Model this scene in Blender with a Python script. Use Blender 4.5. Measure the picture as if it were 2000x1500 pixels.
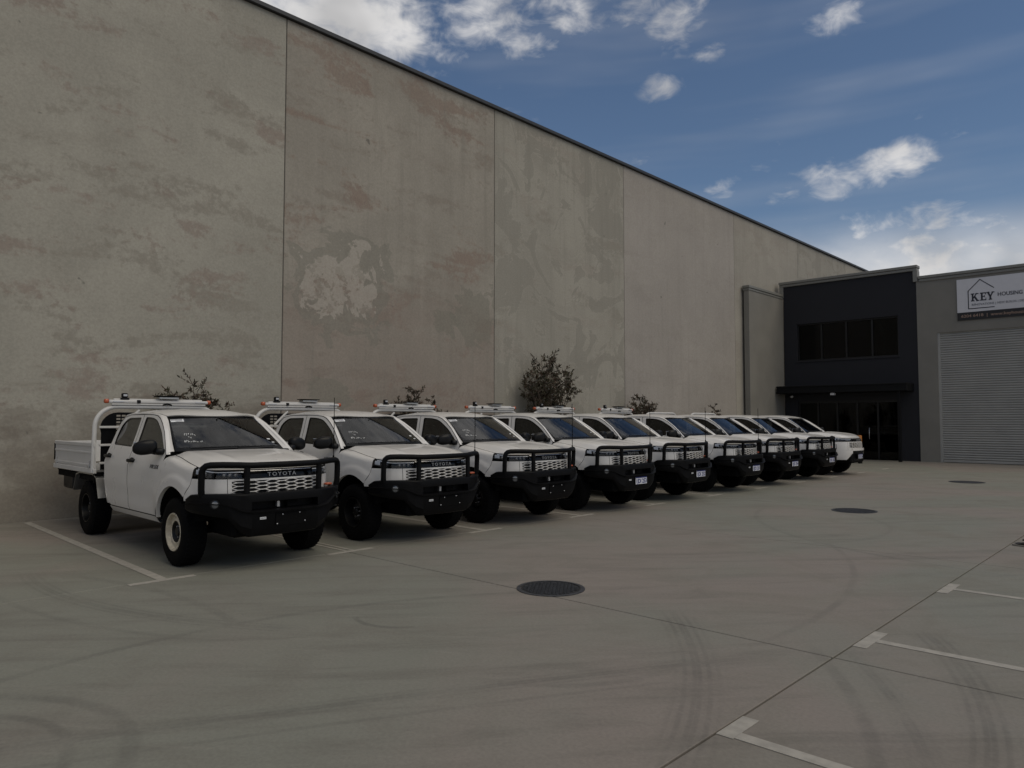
import bpy, bmesh, math, random
import numpy as np
from mathutils import Vector, Matrix
from mathutils.geometry import delaunay_2d_cdt

for o in list(bpy.data.objects):
    bpy.data.objects.remove(o, do_unlink=True)
random.seed(7)
R = math.radians
scene = bpy.context.scene
COL = scene.collection

# ------------------------------------------------------------------ camera
cam_data = bpy.data.cameras.new('camera')
cam = bpy.data.objects.new('camera', cam_data)
COL.objects.link(cam)
cam.location = (0.0, 0.0, 1.75)
cam.rotation_euler = (R(90 + 2.812), 0, R(43.46))
cam_data.sensor_fit = 'HORIZONTAL'
cam_data.sensor_width = 36.0
cam_data.lens = 1425.0 / 2000.0 * 36.0
cam_data.clip_start = 0.05
cam_data.clip_end = 4000
scene.camera = cam

# ------------------------------------------------------------------ exposure
scene.render.engine = 'CYCLES'
vs = scene.view_settings
vs.view_transform = 'Standard'
vs.look = 'None'
vs.gamma = 1.0
vs.use_curve_mapping = False
vs.exposure = 0.0
scene.cycles.max_bounces = 6
scene.cycles.diffuse_bounces = 3
scene.cycles.transparent_max_bounces = 12
scene.cycles.glossy_bounces = 4

# ------------------------------------------------------------------ node helper
class NT:
    """small helper for building node trees"""
    def __init__(self, tree):
        self.t = tree
        self.n = tree.nodes
        self.l = tree.links
    def new(self, typ, **kw):
        nd = self.n.new(typ)
        for k, v in kw.items():
            setattr(nd, k, v)
        return nd
    def put(self, sock, v):
        if isinstance(v, bpy.types.NodeSocket):
            self.l.new(v, sock)
        elif v is not None:
            if sock.type == 'RGBA' and len(v) == 3:
                v = (*v, 1)
            sock.default_value = v
    def math(self, op, a, b=None, c=None, clamp=False):
        nd = self.new('ShaderNodeMath', operation=op, use_clamp=clamp)
        self.put(nd.inputs[0], a)
        if b is not None: self.put(nd.inputs[1], b)
        if c is not None: self.put(nd.inputs[2], c)
        return nd.outputs[0]
    def vmath(self, op, a, b=None, out=0):
        nd = self.new('ShaderNodeVectorMath', operation=op)
        self.put(nd.inputs[0], a)
        if b is not None:
            if op == 'SCALE': self.put(nd.inputs[3], b)
            else: self.put(nd.inputs[1], b)
        return nd.outputs[out]
    def smooth(self, x, lo, hi, a=0.0, b=1.0):
        nd = self.new('ShaderNodeMapRange', interpolation_type='SMOOTHSTEP')
        self.put(nd.inputs[0], x); self.put(nd.inputs[1], lo); self.put(nd.inputs[2], hi)
        self.put(nd.inputs[3], a); self.put(nd.inputs[4], b)
        return nd.outputs[0]
    def noise(self, vec, scale=1.0, detail=4.0, rough=0.5, dist=0.0, color=False):
        nd = self.new('ShaderNodeTexNoise')
        self.put(nd.inputs['Vector'], vec)
        nd.inputs['Scale'].default_value = scale
        nd.inputs['Detail'].default_value = detail
        nd.inputs['Roughness'].default_value = rough
        nd.inputs['Distortion'].default_value = dist
        return nd.outputs['Color' if color else 'Fac']
    def mix(self, fac, a, b, blend='MIX'):
        nd = self.new('ShaderNodeMix', data_type='RGBA', blend_type=blend)
        self.put(nd.inputs[0], fac); self.put(nd.inputs[6], a); self.put(nd.inputs[7], b)
        return nd.outputs[2]
    def scalev(self, vec, s, off=(0, 0, 0)):
        nd = self.new('ShaderNodeMapping')
        self.put(nd.inputs[0], vec)
        nd.inputs[1].default_value = off
        nd.inputs[3].default_value = s
        return nd.outputs[0]
    def sep(self, vec):
        nd = self.new('ShaderNodeSeparateXYZ'); self.put(nd.inputs[0], vec)
        return nd.outputs
    def comb(self, x=0, y=0, z=0):
        nd = self.new('ShaderNodeCombineXYZ')
        self.put(nd.inputs[0], x); self.put(nd.inputs[1], y); self.put(nd.inputs[2], z)
        return nd.outputs[0]

# ------------------------------------------------------------------ sky and clouds
SUN_EL, SUN_AZ = R(54), R(82)          # azimuth measured from +Y towards +X
world = bpy.data.worlds.new('World')
scene.world = world
world.use_nodes = True
W_ = NT(world.node_tree)
W_.n.clear()
sky = W_.new('ShaderNodeTexSky', sky_type='NISHITA')
sky.sun_disc = False
sky.sun_elevation = SUN_EL
sky.sun_rotation = SUN_AZ
sky.altitude = 50
sky.air_density = 1.0
sky.dust_density = 0.15
sky.ozone_density = 3.0
geo = W_.new('ShaderNodeTexCoord').outputs['Generated']
d = W_.vmath('NORMALIZE', geo)
dx, dy, dz = W_.sep(d)
dzc = W_.math('MAXIMUM', dz, 0.03)
# flat cloud layer coordinates
px = W_.math('DIVIDE', dx, W_.math('ADD', dzc, 0.12))
py = W_.math('DIVIDE', dy, W_.math('ADD', dzc, 0.12))
pl = W_.comb(px, py, 0.0)
big = W_.noise(pl, 0.75, 1, 0.5)
dflat = W_.scalev(d, (1, 1, 1.9))
det = W_.math('ADD', W_.math('MULTIPLY', W_.noise(dflat, 7.5, 4, 0.60, 0.3), 0.72), W_.math('MULTIPLY', W_.noise(dflat, 24.0, 6, 0.64, 0.5), 0.34))
# cumulus groups (direction, angular size, weight); last two unseen, added to whiten windscreen reflections
CLOUDS = [((-.741, .463, .487), .20, .36), ((-.690, .540, .480), .085, .30), ((-.632, .600, .490), .090, .30),
          ((-.606, .646, .464), .055, .25), ((-.540, .680, .500), .06, .24), ((-.490, .715, .500), .07, .27), ((-.451, .755, .480), .055, .25),
          ((-.413, .793, .448), .026, .22), ((-.483, .774, .412), .034, .24), ((-.295, .836, .464), .050, .15), ((-.385, .845, .372), .022, .12), ((-.19, .925, .325), .03, .15),
          ((-.221, .909, .354), .028, .17), ((-.310, .908, .284), .050, .23), ((-.250, .922, .298), .055, .29),
          ((-.300, .925, .232), .065, .19), ((-.212, .948, .238), .050, .19), ((-.377, .882, .279), .035, .20),
          ((-.44, .849, .291), .032, .20), ((-.36, .901, .240), .06, .20), ((-.62, .30, .74), .30, .33), ((-.18, .48, .86), .55, .42)]
blob = None
for dirv, rad, wt in CLOUDS:
    v = Vector(dirv).normalized()
    v.z *= 1.9
    dist = W_.vmath('DISTANCE', dflat, tuple(v), out=1)
    w = W_.smooth(dist, rad * 1.55, rad * 0.2, 0.0, wt)
    blob = w if blob is None else W_.math('MAXIMUM', blob, w)
# broken cloud added over the unseen sky to neutralise its light, faded out in view
spread = W_.smooth(W_.vmath('DISTANCE', d, (-.40, .82, .40), out=1), 0.42, 0.95, 0.0, 1.0)
gen = W_.math('MULTIPLY', W_.smooth(big, 0.40, 0.62, 0.0, 0.30), spread)
low = W_.smooth(dz, 0.27, 0.15, 0.0, 0.38)
cov = W_.math('MAXIMUM', W_.math('MAXIMUM', blob, gen), low)
field2 = W_.math('ADD', det, cov)
mask = W_.smooth(field2, 0.655, 0.955)
# thin high veil in long streaks
cir = W_.noise(W_.scalev(d, (1.6, 1.6, 14.0)), 1.3, 3, 0.55)
veil = W_.math('MULTIPLY', W_.smooth(cir, 0.42, 0.72), 0.10)
mask = W_.math('MAXIMUM', mask, veil)
haze_w = W_.math('MULTIPLY', W_.smooth(dz, 0.262, 0.16, 0.0, 0.92), W_.smooth(det, 0.30, 0.62, 0.62, 1.0))
mask = W_.math('MAXIMUM', mask, haze_w)
shade = W_.noise(d, 6.0, 3, 0.6)
cl_col = W_.mix(W_.smooth(shade, 0.36, 0.64), (7.0, 6.95, 7.0, 1), (10.5, 10.35, 10.3, 1))
hor = W_.smooth(dz, -0.02, -0.10)
skyc = W_.mix(mask, sky.outputs[0], cl_col)
skyc = W_.mix(hor, skyc, (1.4, 1.3, 1.2, 1))
bg = W_.new('ShaderNodeBackground')
W_.put(bg.inputs[0], skyc)
bg.inputs[1].default_value = 0.070
world.cycles.sampling_method = 'MANUAL'
world.cycles.sample_map_resolution = 512
out = W_.new('ShaderNodeOutputWorld')
W_.l.new(bg.outputs[0], out.inputs[0])

# ------------------------------------------------------------------ sun, very soft behind cloud
sun_d = bpy.data.lights.new('sun', 'SUN')
sun_d.energy = 1.35
sun_d.angle = R(50)
sun_d.color = (1.0, 0.88, 0.67)
sun = bpy.data.objects.new('sun', sun_d)
COL.objects.link(sun)
sdir = Vector((math.cos(SUN_EL) * math.sin(SUN_AZ), math.cos(SUN_EL) * math.cos(SUN_AZ), math.sin(SUN_EL)))
sun.rotation_euler = sdir.to_track_quat('Z', 'Y').to_euler()
sun.location = (30, 5, 40)
# ------------------------------------------------------------------ materials
MATS = {}
def principled(name, color, rough=0.5, metal=0.0, coat=0.0, spec=0.5, vary=0.0, vscale=6.0, bump=0.0, bscale=120.0, emit=None):
    m = bpy.data.materials.new(name); m.use_nodes = True
    t = NT(m.node_tree); b = t.n['Principled BSDF']
    c = (*color, 1)
    b.inputs['Base Color'].default_value = c
    b.inputs['Roughness'].default_value = rough
    b.inputs['Metallic'].default_value = metal
    b.inputs['Specular IOR Level'].default_value = spec
    b.inputs['Coat Weight'].default_value = coat
    b.inputs['Coat Roughness'].default_value = 0.04
    tc = t.new('ShaderNodeTexCoord').outputs['Object']
    n = t.noise(tc, vscale, 3, 0.6)
    v = max(vary, 0.02)
    f = t.smooth(n, 0.3, 0.7, 1 - v, 1 + v * 0.5)
    t.put(b.inputs['Base Color'], t.mix(1.0, c, t.comb(f, f, f), 'MULTIPLY'))
    rr = t.smooth(n, 0.25, 0.75, max(rough - 0.06, 0.02), min(rough + 0.06, 1))
    t.put(b.inputs['Roughness'], rr)
    if bump:
        bn = t.new('ShaderNodeBump'); bn.inputs['Strength'].default_value = bump
        bn.inputs['Distance'].default_value = 0.002
        t.put(bn.inputs['Height'], t.noise(tc, bscale, 3, 0.5))
        t.put(b.inputs['Normal'], bn.outputs[0])
    MATS[name] = m
    return m

def glass(name, tint, rough=0.0, base=0.0):
    m = bpy.data.materials.new(name); m.use_nodes = True
    t = NT(m.node_tree); t.n.clear()
    tr = t.new('ShaderNodeBsdfTransparent'); tr.inputs[0].default_value = (*tint, 1)
    gl = t.new('ShaderNodeBsdfGlossy'); gl.inputs[0].default_value = (.9, .9, .9, 1); gl.inputs[1].default_value = rough
    fr = t.new('ShaderNodeFresnel'); fr.inputs[0].default_value = 1.5
    fac = t.math('MULTIPLY', t.math('ADD', fr.outputs[0], base), 1.25, clamp=True)
    mx = t.new('ShaderNodeMixShader'); t.put(mx.inputs[0], fac)
    t.l.new(tr.outputs[0], mx.inputs[1]); t.l.new(gl.outputs[0], mx.inputs[2])
    o = t.new('ShaderNodeOutputMaterial'); t.l.new(mx.outputs[0], o.inputs[0])
    MATS[name] = m
    return m

principled('white_paint', (0.69, 0.67, 0.64), 0.32, coat=0.6, vary=0.03, vscale=2.5)
principled('white_alloy', (0.58, 0.57, 0.55), 0.38, vary=0.06, vscale=4)
principled('bare_alloy', (0.45, 0.45, 0.44), 0.35, metal=0.9, vary=0.15, vscale=5)
principled('badge_grey', (0.30, 0.30, 0.30), 0.35, metal=0.5)
principled('fog_glass', (0.16, 0.165, 0.17), 0.15, metal=0.4, coat=0.6)
principled('black_steel', (0.0028, 0.0028, 0.0034), 0.5, vary=0.2, vscale=9, spec=0.14)
principled('black_plastic', (0.004, 0.004, 0.0045), 0.4, vary=0.15, spec=0.25)
principled('gloss_black', (0.002, 0.002, 0.0024), 0.2, spec=0.22)
principled('chassis', (0.0025, 0.0025, 0.0027), 0.8, vary=0.3, spec=0.12)
principled('rubber', (0.0028, 0.0028, 0.0032), 0.8, vary=0.25, spec=0.1)
principled('black_rim', (0.004, 0.004, 0.0045), 0.4, vary=0.2, spec=0.25)
principled('cream_rim', (0.55, 0.49, 0.38), 0.45, vary=0.25, vscale=14)
principled('chrome', (0.75, 0.76, 0.78), 0.12, metal=1.0)
principled('silver', (0.55, 0.55, 0.56), 0.3, metal=0.8)
principled('lamp_white', (0.8, 0.82, 0.85), 0.15, coat=0.5)
principled('amber', (0.42, 0.075, 0.015), 0.25, coat=0.8)
principled('interior', (0.010, 0.010, 0.0105), 0.8, vary=0.2, spec=0.2)
principled('seat_fabric', (0.018, 0.0175, 0.017), 0.9, vary=0.2, spec=0.15)
principled('paper', (0.72, 0.73, 0.74), 0.6, vary=0.05)
principled('ink', (0.03, 0.03, 0.05), 0.5)
principled('marker', (0.8, 0.8, 0.78), 0.7)
principled('plate_white', (0.70, 0.71, 0.76), 0.4)
principled('plate_blue', (0.02, 0.03, 0.16), 0.4)
principled('line_paint', (0.35, 0.328, 0.288), 0.75, vary=0.16, vscale=11, bump=0.3, bscale=90)
principled('iron', (0.055, 0.057, 0.063), 0.55, metal=0.35, vary=0.4, vscale=30, bump=0.4, bscale=90)
principled('iron_pit', (0.012, 0.012, 0.012), 0.8, vary=0.3)
principled('flashing', (0.03, 0.031, 0.033), 0.5, vary=0.2)
principled('sealant', (0.07, 0.066, 0.06), 0.8, vary=0.3)
principled('navy_render', (0.0222, 0.0226, 0.0268), 0.75, vary=0.10, vscale=1.2, spec=0.25, bump=0.3, bscale=150)
principled('grey_render', (0.215, 0.205, 0.182), 0.8, vary=0.08, vscale=0.9, spec=0.25, bump=0.3, bscale=150)
principled('capping', (0.205, 0.20, 0.18), 0.5, vary=0.06)
principled('dark_frame', (0.004, 0.0042, 0.005), 0.45)
principled('dark_metal', (0.0045, 0.0048, 0.0055), 0.55, vary=0.1, spec=0.2)
principled('blind', (0.075, 0.083, 0.10), 0.85, vary=0.08, vscale=20)
principled('shutter', (0.34, 0.335, 0.315), 0.45, metal=0.15, vary=0.06, vscale=1.5)
principled('sign_white', (0.62, 0.61, 0.63), 0.5, vary=0.03)
principled('sign_black', (0.012, 0.011, 0.012), 0.5)
principled('sign_ink', (0.018, 0.018, 0.028), 0.5)
principled('sign_grey_ink', (0.10, 0.10, 0.12), 0.5)
principled('sign_tan_ink', (0.30, 0.20, 0.15), 0.5)
principled('bollard_orange', (0.45, 0.17, 0.03), 0.5, vary=0.15)
principled('bark', (0.10, 0.075, 0.055), 0.9, vary=0.3, vscale=20)
principled('leaf_green', (0.050, 0.047, 0.021), 0.55, vary=0.5, vscale=3)
principled('leaf_red', (0.070, 0.040, 0.022), 0.55, vary=0.5, vscale=3)
principled('mulch', (0.020, 0.018, 0.017), 0.9, vary=0.5, vscale=25)
principled('dark_inside', (0.006, 0.006, 0.007), 0.8)
glass('windscreen_glass', (0.66, 0.68, 0.66))
glass('side_glass', (0.105, 0.11, 0.108))
glass('lamp_glass', (0.85, 0.87, 0.9), 0.0, -0.02)
glass('office_glass', (0.16, 0.19, 0.23), 0.0, -0.025)

# ------------------------------------------------------------------ mesh builder
class MB:
    def __init__(self):
        self.v = []; self.f = []; self.m = []
    def add(self, verts, faces, mi=0):
        o = len(self.v)
        self.v += [tuple(p) for p in verts]
        self.f += [tuple(i + o for i in fc) for fc in faces]
        self.m += [mi] * len(faces)
        return self
    def box(self, c, s, bev=0.0, rot=None, mi=0):
        hx, hy, hz = s[0] / 2, s[1] / 2, s[2] / 2
        b = min(bev, hx * .49, hy * .49, hz * .49)
        vs_, fs = [], []
        if b <= 0:
            vs_ = [(x * hx, y * hy, z * hz) for x in (-1, 1) for y in (-1, 1) for z in (-1, 1)]
            fs = [(0, 1, 3, 2), (4, 6, 7, 5), (0, 4, 5, 1), (2, 3, 7, 6), (0, 2, 6, 4), (1, 5, 7, 3)]
        else:
            idx = {}
            for x in (-1, 1):
                for y in (-1, 1):
                    for z in (-1, 1):
                        for a in range(3):
                            q = [x * (hx - b), y * (hy - b), z * (hz - b)]
                            q[a] = (x, y, z)[a] * (hx, hy, hz)[a]
                            idx[(x, y, z, a)] = len(vs_); vs_.append(tuple(q))
            for a in range(3):
                o1, o2 = [k for k in range(3) if k != a]
                for sgn in (-1, 1):
                    ring = []
                    for p, q in ((-1, -1), (1, -1), (1, 1), (-1, 1)):
                        k = [0, 0, 0]; k[a] = sgn; k[o1] = p; k[o2] = q
                        ring.append(idx[(*k, a)])
                    fs.append(tuple(ring))
            for a in range(3):
                o1, o2 = [k for k in range(3) if k != a]
                for p in (-1, 1):
                    for q in (-1, 1):
                        k0 = [0, 0, 0]; k0[o1] = p; k0[o2] = q; k1 = list(k0)
                        k0[a] = -1; k1[a] = 1
                        fs.append((idx[(*k0, o1)], idx[(*k1, o1)], idx[(*k1, o2)], idx[(*k0, o2)]))
            for x in (-1, 1):
                for y in (-1, 1):
                    for z in (-1, 1):
                        fs.append(tuple(idx[(x, y, z, a)] for a in range(3)))
        M = rot if rot else Matrix.Identity(3)
        C = Vector(c)
        return self.add([C + M @ Vector(p) for p in vs_], fs, mi)
    def tube(self, path, r, n=10, caps=True, mi=0, squash=None):
        P = [Vector(p) for p in path]
        rs = r if isinstance(r, (list, tuple)) else [r] * len(P)
        t0 = (P[1] - P[0]).normalized()
        up = Vector((0, 0, 1)) if abs(t0.z) < .9 else Vector((0, 1, 0))
        nrm = (up - t0 * up.dot(t0)).normalized()
        vs_, fs = [], []
        for i, p in enumerate(P):
            t = (P[min(i + 1, len(P) - 1)] - P[max(i - 1, 0)]).normalized()
            nrm = (nrm - t * nrm.dot(t)).normalized()
            bn = t.cross(nrm)
            for k in range(n):
                a = 2 * math.pi * k / n
                vs_.append(p + (nrm * math.cos(a) + bn * math.sin(a)) * rs[i])
        for i in range(len(P) - 1):
            for k in range(n):
                k2 = (k + 1) % n
                fs.append((i * n + k, i * n + k2, (i + 1) * n + k2, (i + 1) * n + k))
        if caps:
            fs.append(tuple(range(n - 1, -1, -1)))
            fs.append(tuple((len(P) - 1) * n + k for k in range(n)))
        return self.add(vs_, fs, mi)
    def lathe(self, prof, n=32, c=(0, 0, 0), axis='y', mi=0, closed=False):
        vs_, fs = [], []
        for r, h in prof:
            for k in range(n):
                a = 2 * math.pi * k / n
                p = (r * math.cos(a), h, r * math.sin(a))
                if axis == 'z': p = (r * math.cos(a), r * math.sin(a), h)
                if axis == 'x': p = (h, r * math.cos(a), r * math.sin(a))
                vs_.append((p[0] + c[0], p[1] + c[1], p[2] + c[2]))
        m = len(prof)
        for i in range(m if closed else m - 1):
            j = (i + 1) % m
            for k in range(n):
                k2 = (k + 1) % n
                fs.append((i * n + k, i * n + k2, j * n + k2, j * n + k))
        return self.add(vs_, fs, mi)
    def grid(self, fn, nu, nv, mi=0):
        """fn(i,j) -> point; mi may be a function of the face"""
        o = len(self.v)
        self.v += [tuple(fn(i, j)) for i in range(nu) for j in range(nv)]
        for i in range(nu - 1):
            for j in range(nv - 1):
                a = o + i * nv + j
                self.f.append((a, a + 1, a + nv + 1, a + nv))
                self.m.append(mi(i, j) if callable(mi) else mi)
        return self
    def sheet(self, outline, holes, f3, step=0.08, thick=None, mi=0, inner=True, rim=None):
        """a plate cut from a 2-D outline with holes and bent through f3(a, b)"""
        loops = []
        for lp in [outline] + list(holes):
            dl = []
            for k in range(len(lp)):
                a, b = Vector(lp[k]), Vector(lp[(k + 1) % len(lp)])
                m = max(1, int(math.ceil((b - a).length / step)))
                for q in range(m):
                    dl.append(a + (b - a) * q / m)
            loops.append(dl)
        pts, edges = [], []
        for dl in loops:
            o = len(pts)
            pts += dl
            edges += [(o + k, o + (k + 1) % len(dl)) for k in range(len(dl))]
        arrs = [np.array([(p.x, p.y) for p in dl]) for dl in loops]
        def inside(arr, x, y):
            xs, ys = arr[:, 0], arr[:, 1]
            x2, y2 = np.roll(xs, -1), np.roll(ys, -1)
            c = (ys > y) != (y2 > y)
            if not c.any(): return False
            xi = xs[c] + (y - ys[c]) / (y2[c] - ys[c]) * (x2[c] - xs[c])
            return bool(np.count_nonzero(xi > x) % 2)
        def ok(x, y):
            if not inside(arrs[0], x, y): return False
            return not any(inside(a, x, y) for a in arrs[1:])
        if inner:
            alln = np.concatenate(arrs)
            mn, mx = arrs[0].min(0), arrs[0].max(0)
            for x in np.arange(mn[0] + step / 2, mx[0], step):
                for y in np.arange(mn[1] + step / 2, mx[1], step):
                    if ok(x, y) and ((alln - (x, y)) ** 2).sum(1).min() > (step * .45) ** 2:
                        pts.append(Vector((x, y)))
        vv, ee, ff, *_ = delaunay_2d_cdt(pts, edges, [], 0, 1e-6)
        keep = []
        for fc in ff:
            cx = sum(vv[k].x for k in fc) / len(fc); cy = sum(vv[k].y for k in fc) / len(fc)
            if ok(cx, cy): keep.append(tuple(fc))
        P3 = [Vector(f3(p.x, p.y)) for p in vv]
        fs = list(keep); nk = len(keep)
        if thick is not None:
            cnt = {}
            for fc in keep:
                for k in range(len(fc)):
                    e = (fc[k], fc[(k + 1) % len(fc)])
                    cnt.setdefault(tuple(sorted(e)), []).append(e)
            mp = {}
            for k, es in cnt.items():
                if len(es) == 1:
                    a, b = es[0]
                    for q in (a, b):
                        if q not in mp:
                            mp[q] = len(P3); P3.append(P3[q] + Vector(thick))
                    fs.append((b, a, mp[a], mp[b]))
        used = sorted({k for fc in fs for k in fc}); rm = {k: i for i, k in enumerate(used)}
        self.add([P3[k] for k in used], [tuple(rm[k] for k in fc) for fc in fs], mi)
        if rim is not None:
            q0 = len(self.m) - len(fs) + nk
            for q in range(q0, len(self.m)): self.m[q] = rim
        return self
    def superell(self, c, r, e=0.5, rot=None, nu=20, nv=10, mi=0, fn=None):
        def sg(x, p): return math.copysign(abs(x) ** p, x)
        vs_, fs = [], []
        M = rot if rot else Matrix.Identity(3)
        for j in range(nv + 1):
            ph = -math.pi / 2 + math.pi * j / nv
            for i in range(nu):
                th = 2 * math.pi * i / nu
                p = Vector((r[0] * sg(math.cos(ph), e) * sg(math.cos(th), e), r[1] * sg(math.cos(ph), e) * sg(math.sin(th), e), r[2] * sg(math.sin(ph), e)))
                if fn: p = Vector(fn(p))
                vs_.append(Vector(c) + M @ p)
        for j in range(nv):
            for i in range(nu):
                i2 = (i + 1) % nu
                fs.append((j * nu + i, j * nu + i2, (j + 1) * nu + i2, (j + 1) * nu + i))
        return self.add(vs_, fs, mi)
    def mesh(self, name, mats, ang=35, weld=True):
        me = bpy.data.meshes.new(name)
        me.from_pydata(self.v, [], self.f)
        for m in (mats if isinstance(mats, (list, tuple)) else [mats]):
            me.materials.append(MATS[m] if isinstance(m, str) else m)
        me.polygons.foreach_set('material_index', self.m)
        bm = bmesh.new(); bm.from_mesh(me)
        if weld: bmesh.ops.remove_doubles(bm, verts=bm.verts, dist=0.0002)
        loose = [v for v in bm.verts if not v.link_faces]
        if loose: bmesh.ops.delete(bm, geom=loose, context='VERTS')
        bmesh.ops.recalc_face_normals(bm, faces=bm.faces)
        bm.to_mesh(me); bm.free()
        if ang:
            me.polygons.foreach_set('use_smooth', [True] * len(me.polygons))
            me.set_sharp_from_angle(angle=R(ang))
        me.update()
        return me
    def build(self, name, mats, parent=None, ang=35, loc=None, weld=True):
        o = bpy.data.objects.new(name, self.mesh(name, mats, ang, weld))
        COL.objects.link(o)
        if parent: o.parent = parent
        if loc: o.location = loc
        return o

def empty(name, loc=(0, 0, 0), rz=0.0):
    o = bpy.data.objects.new(name, None)
    COL.objects.link(o)
    o.empty_display_size = 0.2
    o.location = loc; o.rotation_euler = (0, 0, rz)
    return o
def tag(o, label=None, cat=None, group=None, kind=None):
    if label: o['label'] = label
    if cat: o['category'] = cat
    if group: o['group'] = group
    if kind: o['kind'] = kind
    return o
def copy_tree(o, parent=None, skip=()):
    if o.name.split('.')[0] in skip: return None
    c = o.copy(); COL.objects.link(c)
    c.parent = parent
    for ch in list(o.children):
        copy_tree(ch, c, skip)
    return c
def text_mesh(body, h, mat, ext=0.0015, bold=0.0, width=None, align='CENTER', shear=0.0, spacing=1.0):
    """letters as a flat solid mesh in the XY plane, cap height h, baseline y=0"""
    cu = bpy.data.curves.new('letters', 'FONT')
    cu.body = body; cu.size = h / 0.70; cu.extrude = ext; cu.offset = bold
    cu.align_x = align; cu.shear = shear; cu.space_character = spacing
    cu.resolution_u = 3
    ob = bpy.data.objects.new('letters', cu); COL.objects.link(ob)
    dg = bpy.context.evaluated_depsgraph_get()
    me = bpy.data.meshes.new_from_object(ob.evaluated_get(dg))
    bpy.data.objects.remove(ob, do_unlink=True); bpy.data.curves.remove(cu)
    if width:
        xs = [v.co.x for v in me.vertices]
        k = width / (max(xs) - min(xs))
        for v in me.vertices: v.co.x *= k
    me.materials.clear(); me.materials.append(MATS[mat])
    return me
def place_text(me, name, origin, right, up, parent):
    r_, u_ = Vector(right).normalized(), Vector(up).normalized()
    n_ = r_.cross(u_)
    M = Matrix((r_, u_, n_)).transposed().to_4x4()
    M.translation = Vector(origin)
    me.transform(M)
    o = bpy.data.objects.new(name, me); COL.objects.link(o); o.parent = parent
    return o
def spline(xs, ys):
    xs = np.array(xs, float); ys = np.array(ys, float)
    if xs[0] > xs[-1]: xs, ys = xs[::-1], ys[::-1]
    d = np.diff(ys) / np.diff(xs)
    m = np.empty_like(ys); m[0] = d[0]; m[-1] = d[-1]
    for i in range(1, len(xs) - 1):
        m[i] = 0 if d[i - 1] * d[i] <= 0 else 2 * d[i - 1] * d[i] / (d[i - 1] + d[i])
    def f(x):
        if x <= xs[0]: return float(ys[0])
        if x >= xs[-1]: return float(ys[-1])
        i = int(np.searchsorted(xs, x)) - 1
        h = xs[i + 1] - xs[i]; t = (x - xs[i]) / h
        return float((2*t**3-3*t**2+1)*ys[i] + (t**3-2*t**2+t)*h*m[i] + (-2*t**3+3*t**2)*ys[i+1] + (t**3-t**2)*h*m[i+1])
    return f
def lerp(a, b, t): return a + (b - a) * t
def sstep(a, b, x):
    t = min(1, max(0, (x - a) / (b - a))); return t * t * (3 - 2 * t)
def round_poly(pts, r, n=4):
    """round the corners of a 2-D polygon"""
    out_ = []
    m = len(pts)
    for k in range(m):
        p0, p1, p2 = Vector(pts[k - 1]), Vector(pts[k]), Vector(pts[(k + 1) % m])
        rr = r[k] if isinstance(r, (list, tuple)) else r
        a = p1 + (p0 - p1).normalized() * min(rr, (p0 - p1).length * .48)
        b = p1 + (p2 - p1).normalized() * min(rr, (p2 - p1).length * .48)
        for q in range(n + 1):
            t = q / n
            out_.append(tuple((a * (1 - t) ** 2 + p1 * 2 * t * (1 - t) + b * t * t)))
    return out_
def inset_poly(pts, d):
    P = [Vector(p) for p in pts]
    area = sum(P[k].x * P[(k + 1) % len(P)].y - P[(k + 1) % len(P)].x * P[k].y for k in range(len(P)))
    sgn = 1 if area > 0 else -1
    out_ = []
    for k in range(len(P)):
        a, b, c = P[k - 1], P[k], P[(k + 1) % len(P)]
        e1, e2 = (b - a), (c - b)
        if e1.length < 1e-6 or e2.length < 1e-6:
            out_.append(tuple(b)); continue
        n1 = Vector((-e1.y, e1.x)).normalized() * sgn; n2 = Vector((-e2.y, e2.x)).normalized() * sgn
        nn = (n1 + n2).normalized()
        out_.append(tuple(b + nn * d / max(.4, nn.dot(n1))))
    return out_
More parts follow.
